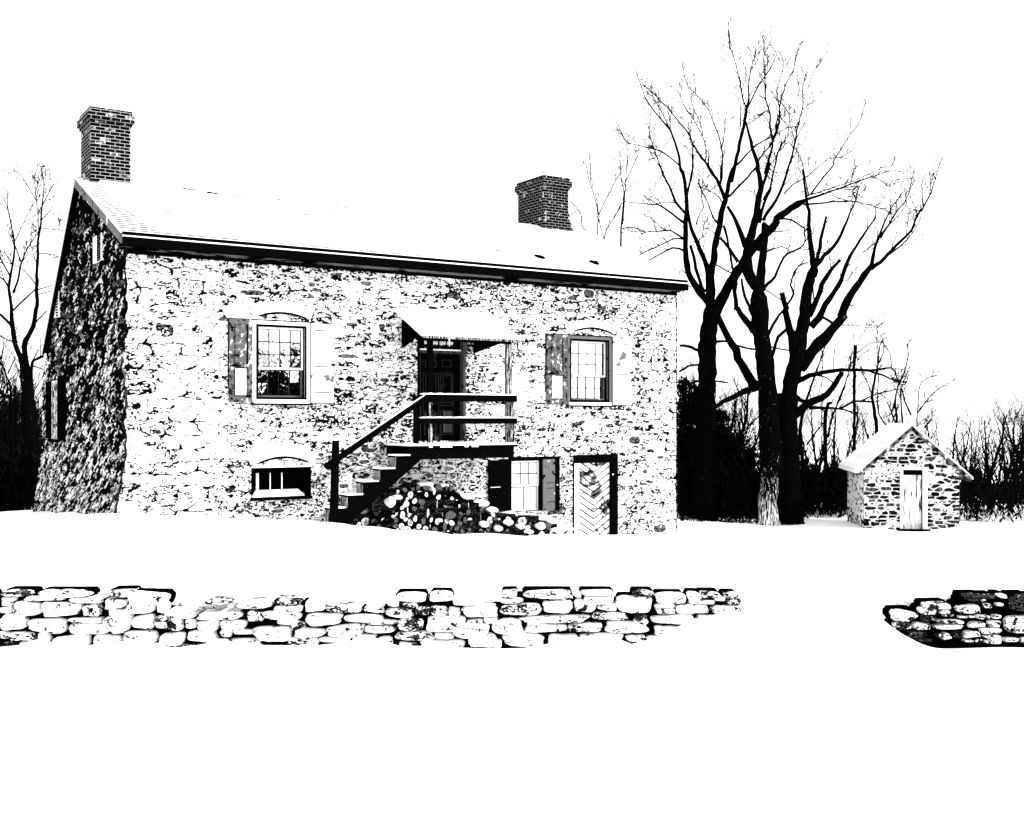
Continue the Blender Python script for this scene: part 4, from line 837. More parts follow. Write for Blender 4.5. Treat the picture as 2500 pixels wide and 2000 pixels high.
def drywall(name, label, rects, x0, x1, topprof, seed, dark_gap=.0):
    t = thing(name, label, 'stone wall', at((x0+x1)/2, 1585, YW), 0, 'dry stone walls with the snowy gap between them')
    loc = t.location.copy(); verts, faces, cols = [], [], []
    pm = FP/YW; sd_ = seed
    caps = []
    for q in rects:
        a, b, c, d = q[:4]; tone = q[4] if len(q) > 4 else 0; sd_ += 1
        p = at((a+c)/2, (b+d)/2, YW); wx = (c-a)/2/pm+.008-dark_gap; wz = (d-b)/2/pm+.007-dark_gap; tone = max(tone, 1) if dark_gap else tone
        dep = min(.26, .10+wx*.8)
        mkstone(None, p.x-loc.x, rnd.uniform(.02, .09)+dep*.6-loc.y+YW, p.z-loc.z, wx, wz, dep, tone, sd_, verts, faces, cols)
    # back face of the wall: plain rubble of the same stones, random courses
    z = at(0, 1590, YW).z; X0, X1 = at(x0, 0, YW).x, at(x1, 0, YW).x
    while z < at(0, 1500, YW).z:
        h = rnd.uniform(.12, .2); x = X0+.15
        while x < X1-.3:
            w_ = rnd.uniform(.25, .55); sd_ += 1
            mkstone(None, x+w_/2-loc.x, .62-loc.y+YW, z+h/2-loc.z, w_/2, h/2+.005, .16, 0, sd_, verts, faces, cols); x += w_+.02
        z += h
    me = bpy.data.meshes.new('stones'); me.from_pydata(verts, [], faces); me.update()
    at_ = me.color_attributes.new('col', 'FLOAT_COLOR', 'POINT'); cc = np.ones((len(verts), 4), np.float32); cc[:, :3] = np.array(cols)[:, None]; at_.data.foreach_set('color', cc.ravel())
    link('stones', me, stonem, t, True)
    m = MB(); P = [(at(x, y, YW+.1).x-loc.x, at(x, y, YW+.1).z-loc.z) for x, y in topprof]; P = [(P[0][0]+.14, -.4)]+[(P[0][0]+.06, P[0][1]-.1)]+P[1:]+[(P[-1][0], -.4)]
    tri_prism(P[::-1], .12+0, .55).build('rubble_core', dark, t)
    m = MB(); r9 = random.Random(seed)
    for q in rects:
        a, b, c, d = q[:4]; p = at((a+c)/2, (b+d)/2, YW); wx = (c-a)/2/pm+.013; wz = (d-b)/2/pm+.013; k_ = .35
        if b < 1460 or a > 2100:
            P = [(wx, -wz*k_), (wx, wz*k_), (wx-min(wx, wz)*.5, wz), (-wx+min(wx, wz)*.5, wz), (-wx, wz*k_), (-wx, -wz*k_), (-wx+min(wx, wz)*.5, -wz), (wx-min(wx, wz)*.5, -wz)]
            m.prism([(p.x-loc.x+x_*r9.uniform(.97, 1.03), p.z-loc.z+z_*r9.uniform(.95, 1.05)) for x_, z_ in P], .20+r9.uniform(0, .02), .42+r9.uniform(0, .05), 'y')
    m.build('shade_backing', dark, t)  # black slabs added behind the stones to paint shaded outlines
    return t, loc
LR = [(x0/3.08, 1400+y0/3.08, x1/3.08, 1400+y1/3.08)+tuple(r) for x0, y0, x1, y1, *r in A_]
LR += [(600+x0/3.08, 1400+y0/3.08, 600+x1/3.08, 1400+y1/3.08)+tuple(r) for x0, y0, x1, y1, *r in B_]
LR += [(1200+x0/3.08, 1400+y0/3.08, 1200+x1/3.08, 1400+y1/3.08)+tuple(r) for x0, y0, x1, y1, *r in C_]
RR = [(2100+x0/5.39, 1400+y0/5.39, 2100+x1/5.39, 1400+y1/5.39)+tuple(r) for x0, y0, x1, y1, *r in D_]
for row in range(5):                                # the walls go on a little beyond the frame in rough courses
    for sgn, x_, lim, dst in ((-1, -30, -262, LR), (1, 2545, 2700, RR)):
        while (x_ > lim if sgn < 0 else x_ < lim):
            w_ = rnd.uniform(38, 85); y_ = 1447+row*28+rnd.uniform(-2, 2); xa, xb = sorted((x_, x_+sgn*w_)); dst.append((xa, y_, xb, y_+26)); x_ += sgn*(w_+3)
tw, lw = drywall('dry_stone_wall', 'long low dry stone wall of rounded pale stones running in from the left edge', LR, -260, 1810,
        [(-260, 1450), (200, 1450), (212, 1462), (330, 1462), (400, 1486), (480, 1505), (560, 1500), (600, 1488), (740, 1470), (800, 1478), (930, 1488), (960, 1470), (1060, 1470), (1130, 1485), (1225, 1480), (1228, 1452), (1400, 1462), (1420, 1475), (1500, 1480), (1590, 1455), (1760, 1458), (1800, 1475), (1812, 1492), (1800, 1500), (1700, 1502), (1695, 1540)], 11)
tw2, lw2 = drywall('dry_stone_wall', 'short dark-jointed dry stone wall leaving the frame at the right edge', RR, 2185, 2700,
        [(2181, 1492), (2260, 1494), (2262, 1480), (2325, 1476), (2340, 1500), (2342, 1476), (2355, 1458), (2400, 1454), (2460, 1458), (2475, 1454), (2700, 1453)], 411, .012)
# snow lying on top of and behind the walls
def wallsnow(t, loc, prof, seed):
    m = MB(); r = random.Random(seed)
    for i in range(len(prof)-1):
        (xa, ya), (xb, yb_) = prof[i], prof[i+1]
        if xb-xa < 25: continue
        a, b = at(xa+4, ya, YW), at(xb-4, yb_, YW); n = 8; P = []
        for k in range(n+1):
            f_ = k/n; P.append((a.x+(b.x-a.x)*f_-loc.x, a.z+(b.z-a.z)*f_+.05*math.sin(math.pi*f_)**.5-loc.z))
        m.prism(P+[(b.x-loc.x, b.z-.03-loc.z), (a.x-loc.x, a.z-.03-loc.z)], .49, .72, 'y')
    m.build('snow_cap', snow, t)
wallsnow(tw, lw, [(-260, 1450), (0, 1440), (70, 1445), (90, 1441), (215, 1444), (250, 1452), (330, 1446), (410, 1480), (480, 1492), (570, 1470), (730, 1464), (800, 1478), (940, 1482), (1060, 1464), (1230, 1445), (1400, 1448), (1500, 1447), (1600, 1445), (1760, 1447)], 3)
wallsnow(tw2, lw2, [(2185, 1489), (2260, 1489), (2325, 1472), (2360, 1455)], 4)
# ------------------------------------------------------------------ firewood
def mklog(r_, L, seed):
    r = random.Random(seed); n = 12; m = MB(); rads = [r_*(1+.16*math.sin(2*math.pi*k/n*2+seed)+.10*math.sin(2*math.pi*k/n*3+seed*2)+.16*r.random()) for k in range(n)]
    ring = lambda y, s: [(rads[k]*s*math.cos(2*math.pi*k/n), y, rads[k]*s*math.sin(2*math.pi*k/n)) for k in range(n)]
    m.add(ring(0, 1)+ring(L*.5, 1.03)+ring(L, .97), [(i*n+k, i*n+(k+1) % n, (i+1)*n+(k+1) % n, (i+1)*n+k)[::-1] for i in range(2) for k in range(n)])
    body = m.v, m.f; m.add(ring(-.001, .90)+[(0, -.006, 0)], [(k, (k+1) % n, n) for k in range(n)]); m.add(ring(L+.001, .88), [tuple(range(n))[::-1]]); m.add(ring(-.0005, .99), [tuple(range(n))])
    me = bpy.data.meshes.new('log'); me.from_pydata(m.v, [], m.f); me.materials.append(logbark); me.materials.append(logend); me.update()
    for i, p in enumerate(me.polygons): p.material_index = 1 if 2*n <= i < 3*n+1 else 0
    return me
protos = [mklog(1.0, 5.0, i) for i in range(9)]
logend2 = noisy('shaded_log_end', 9, [(0, K), (.50, .04), (.56, .5), (.60, .008)], detail=5)  # darker ends paint the deck's shade onto some of the logs
for i in (1, 3, 5, 7): protos[i].materials[1] = logend2
prof_top = [(838, 1303), (870, 1282), (900, 1258), (930, 1228), (960, 1205), (990, 1188), (1030, 1182), (1060, 1184), (1095, 1183), (1110, 1192), (1130, 1212), (1160, 1222), (1195, 1245), (1240, 1255), (1300, 1262), (1340, 1270), (1395, 1292)]
def topy(x):
    for (a, b), (c, d) in zip(prof_top, prof_top[1:]):
        if a <= x <= c: return b+(d-b)*(x-a)/(c-a)
    return 1400
def boty(x): return 1284+(x-830)*.075 if x < 1130 else 1306
placed = []; nl = 0
tries = 0; r5 = random.Random(5)
while len(placed) < 175 and tries < 9000:
    tries += 1; x = r5.uniform(842, 1392); big = r5.random() < (.28 if len(placed) < 50 else .03); rp = r5.uniform(9, 14) if big else r5.uniform(4.5, 9)
    ty, by = topy(x), boty(x)
    if by-ty < rp: continue
    y = r5.uniform(ty+rp*.6, by+2)
    if any((x-a)**2+(y-b)**2 < ((rp+c)*.96)**2 for a, b, c in placed): continue
    placed.append((x, y, rp))
for i, (x, y, rp) in enumerate(placed):
    ty, by = topy(x), boty(x); fr_ = (by-y)/max(by-ty, 5); off = 1.15-.5*fr_+r5.uniform(-.08, .08)
    if x < 960: off = min(off, PD-SW-.02+ .0) if False else off*.72
    s_, z_ = F(x, y, off); rr = rp/ (FP/ (world(s_, -off).y)); p = world(s_, -off, z_)
    o = bpy.data.objects.new('firewood_log', protos[i % 9]); C.objects.link(o); o.location = p
    side = r5.random() < (.14 if x < 1150 else .45)
    o.rotation_euler = (r5.uniform(-.15, .15), r5.uniform(0, 6.28), TH+r5.uniform(-.25, .25)+(1.1 if side else 0))
    L = min(off-.1, .5); o.scale = (rr, L/5, rr)
    snowy = x > 1130
    tag(o, 'thick round log in the firewood heap below the porch' if rp > 10 and not snowy else ('cut log in the low snowy right end of the firewood heap' if snowy else 'thin round log end in the firewood heap below the porch'), 'log', 'thick logs in the firewood heap' if rp > 10 and not snowy else ('snowy logs at the right end of the heap' if snowy else 'thin logs in the firewood heap'))
# core of the heap: bark and inner logs no one can count
m = MB(); P = [F(x, y+15, .5) for x, y in prof_top]; P = [(P[0][0], P[0][1]-.3)]+P+[(P[-1][0], P[-1][1]-.4)]
core = tri_prism(P[::-1], -.75, -.05).build('bark_litter', logbark, None); core.location = (H0[0], H0[1], 0); core.rotation_euler = (0, 0, TH); tag(core, 'dark bark and broken sticks filling the middle of the firewood heap', 'bark litter', None, 'stuff')
# snow on the heap
def blob(m, c, rx, ry, rz, seed, nu=14, nv=8):
    r = random.Random(seed); vs = []; 
    for j in range(nv+1):
        ph = -math.pi/2+math.pi*j/nv
        for i in range(nu):
            a = 2*math.pi*i/nu; k = 1+.22*math.sin(a*3+seed)+.15*math.sin(a*5+seed*2)*math.cos(ph)
            vs.append((c[0]+rx*k*math.cos(a)*math.cos(ph), c[1]+ry*k*math.sin(a)*math.cos(ph), c[2]+rz*math.sin(ph)*(1+.2*math.sin(a*2+seed))))
    m.add(vs, [(j*nu+i, j*nu+(i+1) % nu, (j+1)*nu+(i+1) % nu, (j+1)*nu+i) for j in range(nv) for i in range(nu)])
m = MB(); k = 0
for x, y, rx, rz, off in [(953,1226,11,12,.95),(968,1215,10,6,.8),(1035,1183,22,7,.5),(1075,1186,20,6,.45),(1092,1205,5,13,.5),(1052,1200,7,14,.6),(1118,1212,10,14,.5),(1140,1215,16,9,.5),(1170,1230,22,9,.5),(1110,1235,10,14,.6),(1200,1246,16,8,.5),(1195,1258,10,12,.6),(1240,1256,24,7,.4),(1280,1262,30,7,.4),(1320,1266,26,8,.4),(1350,1280,22,12,.5),(1380,1292,22,9,.6),(1240,1275,10,8,1.0),(1270,1285,9,7,1.1),(1320,1285,10,9,1.05),(1360,1296,20,7,1.0),(1180,1280,9,7,1.1),(1215,1290,8,6,1.15),(1290,1298,10,5,1.2)]:
    s_, z_ = F(x, y, off); pm = FP/world(s_, -off).y; k += 1
    blob(m, (s_, -off, z_), rx/pm, .16, rz/pm, k)
hs = m.build('heap_snow', snow, None, True); hs.location = (H0[0], H0[1], 0); hs.rotation_euler = (0, 0, TH); tag(hs, 'lumpy snow caught on top of the firewood heap', 'snow', None, 'stuff')
# ------------------------------------------------------------------ bare trees
def conv(k, x, y):
    ox, oy, s = {'1': (1500, 60, 4.3125), '2': (1850, 60, 3.45), '3': (1500, 400, 4.3125), '4': (1850, 400, 4.3125), '5': (1640, 750, 4.3125), '6': (1900, 750, 4.3125), '7': (0, 370, 3.45), '8': (0, 750, 3.136), '9': (1150, 380, 3.593), 'T': (0, 0, 1)}[k]
    return (ox+x/s, oy+y/s)
class Traced:
    """limbs measured on the photograph, each given its own distance, thickness and side twigs"""
    def __init__(s, Y, seed, spread=.55): s.Y = Y; s.b = []; s.r = random.Random(seed); s.sp = spread
    def limb(s, spec, w0, w1, twigs=None, trunk=False, slope=None):
        pts = []
        for part in spec.split('|'):
            k, rest = part.split(':'); vals = [float(t) for t in rest.replace(',', ' ').split()]
            pts += [conv(k.strip(), vals[i], vals[i+1]) for i in range(0, len(vals), 2)]
        # smooth resample with a little wander
        out = []; n = len(pts); L = 0
        for i in range(n-1):
            p0, p1, p2, p3 = pts[max(i-1, 0)], pts[i], pts[i+1], pts[min(i+2, n-1)]
            d = math.dist(p1, p2); m = max(2, int(d/14))
            for j in range(m):
                t = j/m; c = [.5*((2*p1[q])+(-p0[q]+p2[q])*t+(2*p0[q]-5*p1[q]+4*p2[q]-p3[q])*t*t+(-p0[q]+3*p1[q]-3*p2[q]+p3[q])*t**3) for q in (0, 1)]
                out.append(tuple(c))
        out.append(pts[-1]); N_ = len(out)
        dep = 0; best = 1e9
        for br in s.b:
            for (x, y, Yd, w) in br[0]:
                dd = math.dist((x, y), out[0])
                if dd < best: best = dd; dep = Yd
        if best > 16: dep = s.Y
        sl = (0 if trunk else s.r.uniform(-s.sp, s.sp)) if slope is None else slope
        px = s.Y/FP; acc = 0; res = []; tot = sum(math.dist(out[i], out[i+1]) for i in range(N_-1))
        for i, p in enumerate(out):
            if i: acc += math.dist(out[i-1], p)
            f = acc/max(tot, 1); wd = (w0+(w1-w0)*f**.8)*(max(.6, min(1, (1-f)/.04)) if w1 > 12 else 1)
            j = min(1.3, wd*.10) if 0 < i < N_-1 else 0
            res.append((p[0]+s.r.gauss(0, j), p[1]+s.r.gauss(0, j), dep+sl*acc*px, max(2.3, wd*1.25)*(1+s.r.gauss(0, .05))))
        s.b.append((res, trunk, (1.0 if not trunk else 0) if twigs is None else twigs))
        return s
    def twig(s, m, p, d, r_, L, lvl):
        n = max(3, int(L/.13)); pts = [p]; rad = [r_]; q = p.copy(); dd = d.normalized()
        for i in range(n):
            dd = (dd+Vector((s.r.gauss(0, .13), s.r.gauss(0, .13), s.r.gauss(0.05, .12)))).normalized(); q = q+dd*(L/n); pts.append(q.copy()); rad.append(max(.0100, r_*(1-.5*(i+1)/n)))
        m.tube(pts, rad, 3 if r_ < .02 else 4, False)
        if lvl > 0:
            for i in range(1, len(pts)-1):
                if s.r.random() < .62:
                    a = (pts[i+1]-pts[i-1]).normalized(); side = a.cross(Vector((s.r.gauss(0, 1), s.r.gauss(0, 1), s.r.gauss(0, 1)))).normalized()
                    s.twig(m, pts[i], a*s.r.uniform(.6, 1)+side*s.r.uniform(.5, .9), rad[i]*.62, L*s.r.uniform(.25, .55), lvl-1)
    def build(s, name, label, dens=1.0, mat=None, group=None, tmat=None):
        x0, y0, Y0, _ = s.b[0][0][0]; base = at(x0, y0, Y0); t = thing(name, label, 'tree', base, 0, group)
        tm, cm = MB(), MB()
        for res, trunk, tw in s.b:
            pts = [at(x, y, Yd)-base for x, y, Yd, w in res]; rad = [w/2*Yd/FP for x, y, Yd, w in res]
            big = max(rad) > .06
            (tm if trunk else cm).tube(pts, rad, 10 if trunk else (6 if big else 4))
            if tw and not (trunk and tw is True):
                for i in range(2, len(pts)):
                    w = res[i][3]
                    if w > 9: continue
                    k = tw*dens*(.95 if w < 5 else .5)*(1.2 if i > len(pts)*.6 else .8)
                    while k > 0:
                        if s.r.random() < k:
                            a = (pts[i]-pts[i-1]).normalized(); side = a.cross(Vector((s.r.gauss(0, 1), s.r.gauss(0, 1), s.r.gauss(0, 1)))).normalized()
                            up = Vector((0, 0, .35))
                            s.twig(cm, pts[i], a*s.r.uniform(.5, 1.1)+side*s.r.uniform(.4, .9)+up, max(.012, min(.018, rad[i]*.65)), s.r.uniform(.3, .95)*(.6 if i > len(pts)*.85 else 1), 2 if s.r.random() < .5 else 1)
                        k -= 1
        tm.build('trunk', tmat or bark, t, True); cm.build('crown', mat or bark, t, True); return t
A = Traced(37, 21)

A.limb('T: 1724 1284, 1723 1262, 1722 1200, 1724 1050, 1726 900, 1729 820, 1736 760, 1738 735', 50, 30, 0, True)
A.limb('3: 1010 1600, 990 1480, 900 1350, 800 1200, 757 1000, 745 800, 752 600, 762 420, 740 200, 700 50|1: 700 1550, 680 1400, 640 1250, 590 1120, 500 1010, 410 900, 330 790, 295 680, 245 545, 220 480', 17, 1, .35)
A.limb('3: 1010 1620, 1000 1400, 985 1150, 900 900, 830 750, 790 600, 768 450', 18, 5, .5)
A.limb('3: 745 520, 640 400, 600 290, 520 120, 470 0|1: 510 1560, 465 1440, 430 1340, 385 1210, 372 1100, 380 900', 6, 1)
A.limb('3: 765 320, 800 180, 830 0|1: 825 1480, 825 1300', 5, 3)
A.limb('3: 1020 1500, 1020 1200, 1060 900, 1110 600, 1170 390', 17, 11, .3)
A.limb('3: 1170 390, 1205 200, 1250 50|1: 1230 1650, 1290 1400, 1330 1200, 1370 1020, 1390 880', 10, 6, .4)
A.limb('1: 1390 880, 1350 780, 1320 600, 1285 450, 1250 310, 1215 220, 1195 60', 4.5, 1)
A.limb('1: 1390 880, 1415 760, 1415 600, 1455 410, 1480 330, 1490 250', 4, 1)
A.limb('1: 1390 900, 1450 780, 1520 640, 1580 550, 1640 470', 3.5, 2)
A.limb('3: 1170 390, 1110 220, 1040 110, 970 0|1: 1040 1570, 950 1440, 830 1270, 795 1170, 700 1050, 560 880, 480 800, 380 700, 310 640', 8, 1, .6)
A.limb('3: 1115 220, 1120 100, 1135 0|1: 1130 1650, 1140 1400, 1125 1300, 1100 1180, 1030 1000, 990 900, 900 780, 770 640, 730 500', 5, 1)
A.limb('1: 1125 1300, 1150 1200, 1170 1000', 2, 1); A.limb('1: 960 1430, 965 1300, 930 1180, 830 1000, 720 830, 680 720, 640 680', 3, 1)
A.limb('1: 930 1180, 910 1050, 830 880', 2, 1); A.limb('1: 790 1170, 780 1050', 2, 1); A.limb('1: 1325 1080, 1330 900, 1320 820', 3, 1.5)
A.limb('3: 1200 350, 1300 250, 1400 140, 1490 40|1: 1500 1480, 1570 1350, 1650 1260, 1700 1150, 1725 1050|2: 150 870, 175 760', 6, 3, .6)
A.limb('1: 1290 1480, 1450 1310, 1560 1230, 1680 1180', 5, 3); A.limb('1: 590 1110, 500 930, 420 790, 400 740', 3, 1)
A.limb('1: 680 1480, 520 1350, 410 1310, 200 1260, 130 1240, 90 1190', 3.5, 1); A.limb('1: 610 1180, 530 1280, 480 1380', 1.5, 1)
A.limb('3: 1030 1600, 1130 1430, 1230 1250, 1330 1080, 1430 930, 1560 780, 1700 630|4: 200 580, 350 470, 500 385', 23, 13, 0, False, -.10)
A.limb('4: 500 385, 700 315, 900 245, 1100 170, 1200 140, 1400 75, 1500 85', 6, 1.2)
A.limb('4: 510 340, 700 280, 850 230, 980 190, 1150 120', 4, 1); A.limb('4: 560 320, 650 190, 770 50, 800 0|2: 640 1150, 720 1020, 780 920, 850 840, 880 740, 910 660', 4.5, .9, .5)
A.limb('4: 480 430, 700 412, 900 395, 1030 400, 1200 440, 1380 500', 5, 1); A.limb('4: 230 580, 350 590, 480 675', 5, 3); A.limb('4: 780 330, 900 380, 1060 400', 2, 1.5)
A.limb('4: 1200 140, 1300 180, 1370 240', 1.5, .8); A.limb('4: 1060 230, 1020 260, 1000 290, 1035 370', 3, 4); A.limb('4: 1060 400, 1180 490', 2, 1.5); A.limb('4: 120 715, 320 705', 3, 2)
A.limb('3: 980 1150, 880 850, 920 780, 935 700, 980 680, 1060 740', 3, 2); A.limb('3: 860 640, 900 520, 940 460, 920 400', 3, 1); A.limb('3: 1150 430, 1100 350, 1030 300, 930 260', 3.5, 1)
A.limb('3: 1090 630, 1030 540, 980 400, 930 300, 880 180', 4, 1); A.limb('3: 800 860, 840 980, 860 1100, 900 1230, 950 1350', 6, 7, .2); A.limb('3: 1045 1420, 1060 1330, 1050 1250', 5, 2, .2)
A.limb('3: 730 790, 600 705, 530 705, 450 715, 330 720, 280 745', 5, 1); A.limb('3: 730 795, 620 790, 480 860, 300 940, 220 995', 4, 2); A.limb('3: 730 915, 620 885, 500 940, 380 1010, 320 1035', 5, 2)
A.limb('3: 730 620, 600 520, 460 430, 400 430, 110 400', 6, 1, .5); A.limb('3: 530 700, 450 630, 370 560', 2.2, 1.4); A.limb('3: 860 1300, 770 1290, 690 1400', 3, 1.5); A.limb('3: 790 1190, 710 1120, 680 1160', 3, 2)
A.limb('3: 640 410, 540 405, 460 420', 2.5, 1.5); A.limb('3: 1065 1060, 1150 1110, 1230 1150', 3, 3); A.limb('3: 1110 780, 1200 880, 1300 1030', 5, 7, .3); A.limb('3: 1150 650, 1190 780, 1220 950, 1245 1110', 7, 5, .2)
A.limb('5: 330 470, 250 440, 180 415, 85 405', 8, 5, 0); A.limb('5: 320 605, 200 615, 130 650, 75 682', 5, 4, 0); A.limb('5: 410 368, 520 358, 600 362', 6, 5, 0); A.limb('5: 410 810, 450 780, 520 785, 590 795', 5, 3, .2)
A.limb('5: 600 365, 700 405, 780 430, 880 445', 5, 4, .3)
A.limb('5: 900 880, 800 720, 700 530, 600 330, 520 170, 460 50|3: 1040 1500', 20, 11, .1, False, 0); A.limb('5: 830 870, 650 940, 540 1000, 450 1060, 420 1110', 15, 8, .2)
A.build('bare_tree', 'tall forked bare tree standing closest to the right end of the stone house', 1.0)
B = Traced(36, 22)
B.limb('T: 1877 1290, 1877 1262, 1876 1200, 1879 1100, 1876 1000, 1869 900, 1858 820, 1853 748, 1850 700', 38, 33, 0, True); B.limb('T: 1882 1150, 1884 1060, 1876 960, 1866 880, 1858 800', 36, 30, 0, True); B.limb('T: 1866 1130, 1864 1050, 1862 960', 16, 20, 0, True); B.limb('T: 1895 1150, 1885 1050, 1872 950, 1864 870', 30, 30, 0, True)
for a_, b_ in ((1848, 1290), (1860, 1293), (1893, 1293), (1908, 1288)): B.limb('T: 1877 1245, %d 1270, %d %d' % ((1877+a_)/2, a_, b_), 22, 5, 0, True)
B.limb('3: 1500 1290, 1440 1200, 1390 1000, 1420 850, 1480 600, 1540 250, 1515 60|1: 1500 1450, 1450 1290, 1400 1080, 1375 1000', 26, 3.5, .3)
B.limb('3: 1380 870, 1330 720, 1260 560, 1190 450', 13, 6, .3)
B.limb('3: 1500 1400, 1530 1250, 1560 1000, 1580 800, 1600 640', 24, 11, .2); B.limb('3: 1540 300, 1600 100, 1640 0|2: 60 1250, 110 1080, 125 980, 100 850, 105 760, 70 640, 60 450, 50 300, 55 180, 40 100', 8, 1)
B.limb('3: 1530 620, 1570 430, 1650 250|4: 60 380, 130 260, 160 100, 190 0|2: 170 1080, 240 950', 7, 2.5); B.limb('4: 60 600, 110 500, 200 380, 260 240, 320 60|2: 240 1250, 290 1100, 340 850, 380 680, 375 570, 385 500, 400 430', 8, 1)
B.limb('2: 130 960, 180 830, 185 700, 200 620, 240 500, 300 380, 330 250, 350 200', 4.5, 1); B.limb('2: 185 700, 160 560, 215 360, 205 270', 2.5, 1); B.limb('2: 430 1440, 400 1300, 380 1180, 340 1080', 4, 1.5)
B.limb('2: 220 1430, 290 1350, 400 1290, 600 1130, 700 1120, 800 1060', 3.5, 1); B.limb('2: 280 1170, 330 950, 400 830', 3, 1.5); B.limb('2: 340 860, 250 870, 160 920', 2.5, 2)
B.limb('2: 100 720, 60 730, 0 770|1: 1580 920, 1470 1010, 1400 1050', 2, 2); B.limb('2: 385 600, 430 520, 470 400, 500 360', 2, 1); B.limb('2: 60 430, 105 380', 3, 3); B.limb('2: 250 950, 260 750, 130 600', 2, 1)
B.limb('5: 860 260, 780 130, 700 20|3: 1280 1500, 1270 1350, 1280 1250', 14, 9, .2); B.limb('5: 870 120, 820 20|3: 1460 1560, 1370 1400, 1340 1210', 8, 5, .1)
B.limb('4: 60 1330, 110 1260, 180 1190, 240 1050, 310 950, 380 920, 480 860, 500 780, 490 680', 8, 2.5); B.limb('4: 60 1310, 180 1390, 270 1450', 2.5, 2); B.limb('5: 990 340, 1060 200, 1130 90, 1200 0|4: 310 1480, 380 1370, 345 1280, 380 1150, 430 1080, 520 1040', 8, 2.5, .5)
B.limb('5: 1020 660, 1070 470, 1120 320, 1230 215', 8, 7, .3); B.limb('3: 1600 930, 1680 890|4: 90 930, 250 870, 330 920', 3.5, 2); B.limb('5: 1000 400, 1080 430, 1230 455', 3, 3)
B.limb('4: 20 920, 60 700, 80 620', 10, 10, 0)
B.build('bare_tree', 'middle bare tree, thickest pale-footed trunk, between forked tree and leaning one', 1.0, None, None, barklit)
D = Traced(36.3, 23)
D.limb('T: 1930 1284, 1928 1262, 1926 1150, 1923 1020, 1928 950, 1941 889, 1955 830, 1963 785, 1970 720, 1980 670, 1988 640', 58, 17, 0, True); D.limb('T: 1910 1275, 1910 1150, 1906 1040, 1900 960', 24, 22, 0, True)
for a_, b_ in ((1912, 1288), (1958, 1284)): D.limb('T: 1935 1245, %d 1270, %d %d' % ((1935+a_)/2, a_, b_), 24, 6, 0, True)
D.limb('4: 590 1180, 600 1080, 570 980, 550 800, 545 650, 535 500, 515 380|4: 490 200, 470 60', 15, 3, .4); D.limb('4: 610 1080, 635 960, 665 800, 700 650, 722 555', 10, 5, .2)
D.limb('4: 620 1060, 750 920, 840 820, 900 680, 970 520, 1025 400, 1060 250', 10, 2, .5); D.limb('4: 540 1600, 640 1400, 680 1280, 770 1120, 868 1015', 15, 7, .2)
D.limb('4: 560 1720, 640 1620, 720 1480, 800 1350, 880 1230, 920 1100, 1000 920, 1110 760, 1180 650, 1240 570, 1240 450', 16, 2, .5)
D.limb('6: 230 640, 300 530, 420 395, 560 250, 680 90|4: 880 1600, 960 1430, 1050 1290, 1130 1170, 1200 1060', 29, 13, 0, False, .1)
D.limb('4: 1200 1060, 1225 900, 1270 790, 1330 620, 1390 500, 1430 430, 1500 350', 8, 1.5); D.limb('4: 1190 1110, 1290 1030, 1370 950, 1500 820, 1620 700, 1660 590, 1725 480|2: 1380 1570, 1460 1410, 1510 1250, 1535 1160', 9, 1)
D.limb('4: 1350 980, 1500 870, 1620 740, 1700 600|2: 1370 1640', 4, 1.5); D.limb('4: 1290 780, 1380 640, 1480 480, 1550 400, 1600 280, 1650 180', 5.5, 1); D.limb('4: 1380 650, 1550 460, 1560 380', 3, 1.5)
D.limb('4: 920 1110, 1080 960, 1240 840', 2, 1.5); D.limb('4: 880 1230, 940 1230, 990 1160', 2, 1); D.limb('4: 945 1490, 1020 1490', 3, 2, 0); D.limb('4: 730 800, 770 1110', 2, 1.2)
D.limb('5: 1290 480, 1260 300, 1230 170, 1200 30|4: 300 1530, 255 1360', 20, 10, .2); D.limb('6: 190 790, 260 750, 400 705, 600 668, 800 658, 1000 665, 1190 640, 1240 720, 1260 780', 12, 2.5, .4)
D.limb('6: 950 665, 1100 720, 1250 780, 1350 790', 5, 3); D.limb('6: 90 1200, 180 1130, 300 1030, 450 960, 560 860, 640 740, 668 680', 20, 10, .1, False, -.1); D.limb('6: 330 1060, 500 1060, 700 1080, 800 1130', 9, 2)
D.limb('6: 640 1075, 780 1000, 870 990, 1000 1000', 5, 4); D.limb('6: 880 990, 1020 920, 1150 885, 1250 870', 3.5, 2); D.limb('6: 150 900, 230 980, 300 1010', 9, 9, .1); D.limb('6: 560 200, 700 190, 820 190', 2.5, 1)
D.limb('6: 400 720, 500 740, 580 800', 2.5, 3); D.limb('6: 440 100, 520 130, 590 190', 6, 6, .6); D.limb('4: 590 1180, 580 1300, 600 1500', 3, 3, .4)
D.build('bare_tree', 'broad leaning bare tree with long limbs reaching right over the small shed', 1.0)
L = Traced(33, 24)
L.limb('8: 225 1500, 225 1100, 225 900, 215 700, 205 560', 36, 22, 0, True)
L.limb('8: 210 600, 150 380, 105 230, 90 50|7: 100 1480, 95 1300, 75 1150, 90 1030, 115 900, 120 760, 100 650, 65 460, 60 320', 14, 1, .3)
L.limb('8: 215 560, 195 400, 195 260, 255 150, 275 20|7: 310 1250, 310 1000, 320 850, 320 750, 345 600, 355 450, 370 300, 360 180, 325 90', 13, 1, .4)
L.limb('7: 320 830, 325 600, 310 430, 300 370, 295 220', 3, 1); L.limb('7: 110 1190, 160 1050, 180 940, 230 820, 320 680', 6, 2); L.limb('7: 125 760, 70 500, 20 370', 3, 1); L.limb('7: 130 750, 200 600, 280 440', 3, 1)
